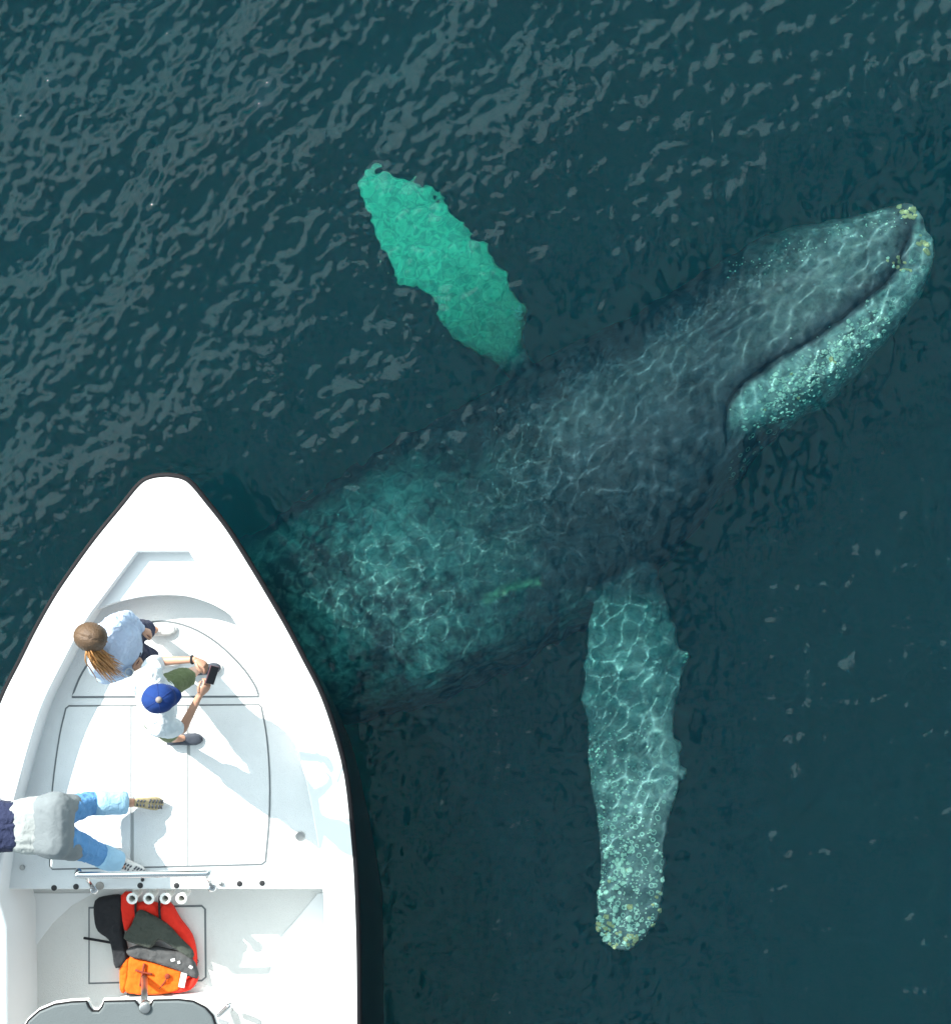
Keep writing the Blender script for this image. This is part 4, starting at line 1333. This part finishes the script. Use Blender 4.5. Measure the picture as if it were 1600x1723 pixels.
cup = thing('cup', Vector(cupc), 'small white cup held by the woman with the ponytail', 'cup')
MB().lathe(cupc, [(.022, -.04), (.030, .035), (.032, .04), (.028, .04), (.02, -.03)], 18, close=False).lathe(cupc, [(.0215, -.04), (.0215, -.038)], 18).build('cup_wall', M['white_plastic'], cup)

# --- third person, stretched over the port gunwale with the legs on the deck
J = dict(pelvis=P(92, 1390, 1.62), waist=P(55, 1390, 1.60), chest=P(0, 1392, 1.60), neck=P(-62, 1394, 1.56), skull=P(-80, 1394, 1.55),
         sL=P(-38, 1425, 1.58), eL=P(-42, 1455, 1.40), wL=P(-78, 1440, 1.34), sR=P(-34, 1358, 1.58), eR=P(-38, 1335, 1.40), wR=P(-76, 1345, 1.34),
         hL=P(108, 1412, 1.56), kL=P(160, 1436, 1.30), aL=P(206, 1455, 1.15), tL=P(214, 1460, 1.06),
         hR=P(104, 1366, 1.56), kR=P(152, 1352, 1.32), aR=P(224, 1351, 1.17), tR=P(236, 1351, 1.08))
hd = P(-98, 1394, 1.54)
per, JJ, (f_, u_, r_) = person('person in navy top and rolled jeans leaning out over the left gunwale', J, hd, (-.75, 0, -.65), (-.6, 0, .8), [
    (J['wL'], (-1, .1, -.25), (0, 0, -1), .35, .95, 1), (J['wR'], (-1, -.1, -.25), (0, 0, -1), .35, .95, -1)])
J = JJ.J
T = JJ.torso(.028)
sp = L3(J['waist'], J['chest'], .45)
soft_form('jacket', [T['upper'], T['upper'][:2] + [(sp + JJ.lat * .07, .125), (sp - JJ.lat * .07, .125)], [(JJ.smid, .085), (L3(JJ.smid, J['neck'], .7), .07)]] + JJ.arm('L', .026, 1, .85) + JJ.arm('R', .026, 1, .85), M['navy_cloth'], per, .011, 5, .012, 7, 3, stretch=(.5, 1.6, 1))
def cross(x, w, r, z, y=1390): return [(P(x, y - w, z), r), (P(x, y + w, z), r)]
soft_form('shirt_hem', [cross(26, 17, .118, 1.60) + cross(44, 20, .126, 1.61), cross(44, 20, .126, 1.61) + cross(64, 23, .126, 1.60)], M['pale_grey_cloth'], per, .011, 7, .006, 8, 6, stretch=(.4, 2.4, 1))
soft_form('skirt', [cross(74, 24, .128, 1.61) + cross(95, 29, .136, 1.62)] + [[(P(95, 1416, 1.61), .132), (P(122, 1426, 1.48), .112)], [(P(95, 1364, 1.61), .130), (P(120, 1358, 1.48), .104)]], M['grey_cloth'], per, .011, 9, .004, 5, 1)
soft_form('jeans', [T['hips']] + JJ.leg('L', .034, 1, .45) + JJ.leg('R', .034, 1, .45), M['denim'], per, .011, 5, .009, 9, 8, stretch=(1.8, .6, 1))
for s_, e1, e2 in (('L', .22, .86), ('R', .1, .84)):
    a_, b_ = L3(J['k' + s_], J['a' + s_], e1), L3(J['k' + s_], J['a' + s_], e2)
    ax_ = Vector(b_ - a_); ln_ = ax_.length
    MB().lathe(a_, [(.070, -.01), (.095, 0), (.097, ln_ * .3), (.092, ln_ * .55), (.094, ln_ * .8), (.088, ln_), (.080, ln_ + .002), (.076, ln_ * .9)], 24, axis=ax_.normalized(), close=False).build('rolled_cuff', M['denim_pale'], per)
def tread(sh_, heel, toe, upv, mat):
    h = Vector(heel); d = Vector(toe) - h; L = d.length; d.normalize(); u_ = Vector(upv); u_ = (u_ - d * u_.dot(d)).normalized(); r_ = d.cross(u_)
    t = MB()
    for i, x in enumerate((.06, .18, .30, .50, .62, .74, .86, .95)):
        w_ = .026 if i < 3 else .036
        for sg in (1, -1):
            t.tube([h + d * x * L + r_ * sg * .006 - u_ * .001, h + d * (x + .03) * L + r_ * sg * w_ - u_ * .001], .0065, 6)
    t.build('tread', mat, sh_)
_h, _t, _u = P(228, 1351, 1.20), P(274, 1354, 1.07), (-.25, .05, -1)
tread(shoe('shoe', _h, _t, M['shoe_tan'], M['shoe_white'], per, upv=_u, s=1.1), _h, _t, _u, M['shoe_dark'])
_h, _t, _u = P(206, 1456, 1.18), P(243, 1472, 1.05), (-.3, .3, -1)
tread(shoe('shoe', _h, _t, M['shoe_white'], M['shoe_white'], per, upv=_u), _h, _t, _u, M['shoe_dark'])
hb_ = MB()
v, f = [], []
for i in range(11):
    th = math.pi * .62 * i / 10
    for k in range(40):
        a = 2 * math.pi * k / 40
        lim = th * (1 - .42 * max(0, math.cos(a)) ** 2)
        v.append(Vector(hd) + f_ * (.110 * math.sin(lim) * math.cos(a) - .008) + r_ * (.092 * math.sin(lim) * math.sin(a)) + u_ * (.128 * math.cos(lim)))
for i in range(10):
    for k in range(40):
        f.append([i * 40 + k, i * 40 + (k + 1) % 40, (i + 1) * 40 + (k + 1) % 40, (i + 1) * 40 + k][::-1])
hb_.add(v, f).build('hair', M['hair'], per)

# ------------------------------------------------------------------ LIFE JACKETS on the aft sole
def cushion(name, px, z0, h, mat, parent, seed=0, puff=.03, res=.011):
    """a soft padded panel: outline in photo pixels at height z0, domed with creases"""
    poly = [P(x, y, z0)[:2] for x, y in px]
    poly = [q[:2] for q in smooth_line([np.append(q, 0) for q in poly], 3, closed=True)]
    A_ = np.array(poly)
    x0, y0 = A_.min(0) - res; x1, y1 = A_.max(0) + res
    xs = np.arange(x0, x1, res); ys = np.arange(y0, y1, res)
    def inside(px_, py_):
        c = False; j = len(A_) - 1
        for i in range(len(A_)):
            if (A_[i][1] > py_) != (A_[j][1] > py_) and px_ < (A_[j][0] - A_[i][0]) * (py_ - A_[i][1]) / (A_[j][1] - A_[i][1] + 1e-12) + A_[i][0]: c = not c
            j = i
        return c
    bm = bmesh.new()
    G = {}
    def dist(q):
        d = 1e9
        for i in range(len(A_)):
            a = A_[i]; b_ = A_[(i + 1) % len(A_)]; dd_ = b_ - a
            t = np.clip(((q - a) @ dd_) / (dd_ @ dd_ + 1e-12), 0, 1)
            d = min(d, np.linalg.norm(q - a - t * dd_))
        return d
    ring = [bm.verts.new((q[0], q[1], z0)) for q in A_]
    pts = []
    for x in xs:
        for y in ys:
            if inside(x, y):
                q = np.array([x, y]); d = dist(q)
                if d > res * .7: pts.append((x, y, d))
    from mathutils.geometry import delaunay_2d_cdt
    vin = [Vector(q) for q in A_] + [Vector((x, y)) for x, y, d in pts]
    n = len(A_)
    rv, re, rf, *_ = delaunay_2d_cdt(vin, [(i, (i + 1) % n) for i in range(n)], [], 1, 1e-5)
    bm.free()
    v = []
    for q in rv:
        d = dist(np.array(q)); e = min(1, d / puff)
        prof = math.sqrt(max(0, 1 - (1 - e) ** 2))
        z = z0 + h * .45 + h * .55 * prof + .016 * prof * noise.noise(Vector((q[0] * 9 + seed, q[1] * 9, seed))) + .006 * prof * noise.noise(Vector((q[0] * 30, q[1] * 30, seed)))
        v.append((q[0], q[1], z))
    nv_ = len(v)
    rimi = range(n)
    base = [(v[i][0], v[i][1], z0) for i in rimi]
    mb = MB().add(v, [f if (Vector(v[f[1]]) - Vector(v[f[0]])).cross(Vector(v[f[2]]) - Vector(v[f[0]])).z > 0 else f[::-1] for f in rf])
    mb.add([v[i] for i in rimi] + base, [[i, (i + 1) % n, n + (i + 1) % n, n + i] for i in range(n)])
    o = mb.build(name, mat, parent)
    return o

zj = ZA + .02
lj1 = thing('life_jacket', Vector(P(240, 1560, zj)), 'black and red life jacket lying folded beneath the others, strap out to the left', 'life jacket', 'life jackets piled on the aft deck')
cushion('back_panel', [(161, 1515), (182, 1507), (206, 1507), (209, 1530), (208, 1560), (216, 1600), (214, 1618), (196, 1628), (190, 1600), (184, 1580), (166, 1566), (160, 1545)], zj, .07, M['black_nylon'], lj1, 1)
cushion('red_panel', [(205, 1506), (228, 1504), (233, 1530), (226, 1552), (211, 1564)], zj, .08, M['red'], lj1, 2)
cushion('red_panel', [(231, 1520), (268, 1520), (268, 1552), (231, 1552)], zj, .085, M['red'], lj1, 3)
cushion('red_panel', [(270, 1521), (288, 1519), (304, 1545), (324, 1572), (332, 1605), (330, 1632), (316, 1612), (295, 1575), (270, 1550)], zj, .09, M['red'], lj1, 4)
MB().tube(smooth_line([P(141, 1579, ZA + .03), P(160, 1582, ZA + .045), P(188, 1587, ZA + .05)], 5), .011, 8).build('strap', M['black_nylon'], lj1)
for x in (229, 269):
    MB().tube(smooth_line([P(x, 1508, zj + .07), P(x - 1, 1530, zj + .10), P(x + 1, 1552, zj + .09)], 4), .010, 8).build('strap', M['black_nylon'], lj1)
lj2 = thing('life_jacket', Vector(P(270, 1580, zj + .09)), 'dark olive and charcoal life jacket folded on top of the red one', 'life jacket', 'life jackets piled on the aft deck')
z2 = zj + .10
cushion('front_panel', [(233, 1532), (252, 1537), (282, 1555), (304, 1578), (325, 1600), (322, 1612), (290, 1592), (268, 1580), (256, 1594), (236, 1590), (209, 1578), (222, 1556)], z2, .06, M['olive_nylon'], lj2, 5)
cushion('grey_panel', [(214, 1598), (236, 1590), (262, 1592), (300, 1600), (322, 1604), (330, 1622), (333, 1646), (300, 1632), (250, 1616), (222, 1610)], zj + .05, .06, M['grey_nylon'], lj2, 6)
for (x, y, w_, a) in [(291, 1616, .035, .2), (301, 1620, .022, .3), (321, 1628, .03, -.6)]:
    c = P(x, y, zj + .118); MB().box(c, (w_, .022, .003), a).build('printed_patch', M['reflective'], lj2, False)
MB().lathe(P(331, 1618, zj + .03), [(.012, 0), (.018, .004), (.012, .008)], 12, close=False).build('buckle', M['dark_hole'], lj2)
lj3 = thing('life_jacket', Vector(P(265, 1645, zj)), 'orange life jacket with a white reflective band, nearest the console', 'life jacket', 'life jackets piled on the aft deck')
cushion('side_panel', [(204, 1618), (220, 1612), (218, 1640), (212, 1668), (203, 1664)], zj, .06, M['orange'], lj3, 7)
cushion('front_panel', [(220, 1609), (255, 1616), (300, 1628), (309, 1634), (303, 1664), (262, 1672), (214, 1668), (216, 1640)], zj, .085, M['orange'], lj3, 8)
cushion('red_panel', [(270, 1668), (282, 1652), (300, 1648), (330, 1640), (334, 1648), (322, 1664), (296, 1670)], zj, .07, M['red'], lj3, 9)
MB().tube(smooth_line([P(309, 1636, zj + .092), P(307, 1650, zj + .1), P(304, 1664, zj + .086)], 3), .002, 6).build('stitching', M['black_nylon'], lj3)
b_ = MB(); c0, c1 = P(310, 1638, zj + .10), P(305, 1662, zj + .10); dd_ = (c1 - c0)
b_.box((c0 + c1) / 2, (.05, np.linalg.norm(dd_), .006), math.atan2(-dd_[0], dd_[1]) + math.pi); b_.build('reflective_band', M['reflective'], lj3, False)
MB().box(P(232, 1669, zj + .03), (.17, .05, .06), .02).build('waist_belt', M['black_nylon'], lj3, False)
bk = plain('rust_strap', (.22, .03, .01), .8)
MB().tube(smooth_line([P(243, 1622, zj + .098), P(240, 1638, zj + .105), P(236, 1660, zj + .10)], 4), .010, 8).build('strap', bk, lj3)
MB().tube(smooth_line([P(228, 1633, zj + .10), P(242, 1637, zj + .108), P(256, 1640, zj + .10)], 4), .009, 8).build('strap', bk, lj3)
MB().tube(smooth_line([P(282, 1641, zj + .098), P(278, 1652, zj + .10), P(268, 1664, zj + .08)], 4), .006, 8).build('strap', bk, lj3)
MB().lathe(P(282, 1643, zj + .098), [(.020, 0), (.022, .008), (.012, .012)], 14).build('buckle', bk, lj3)
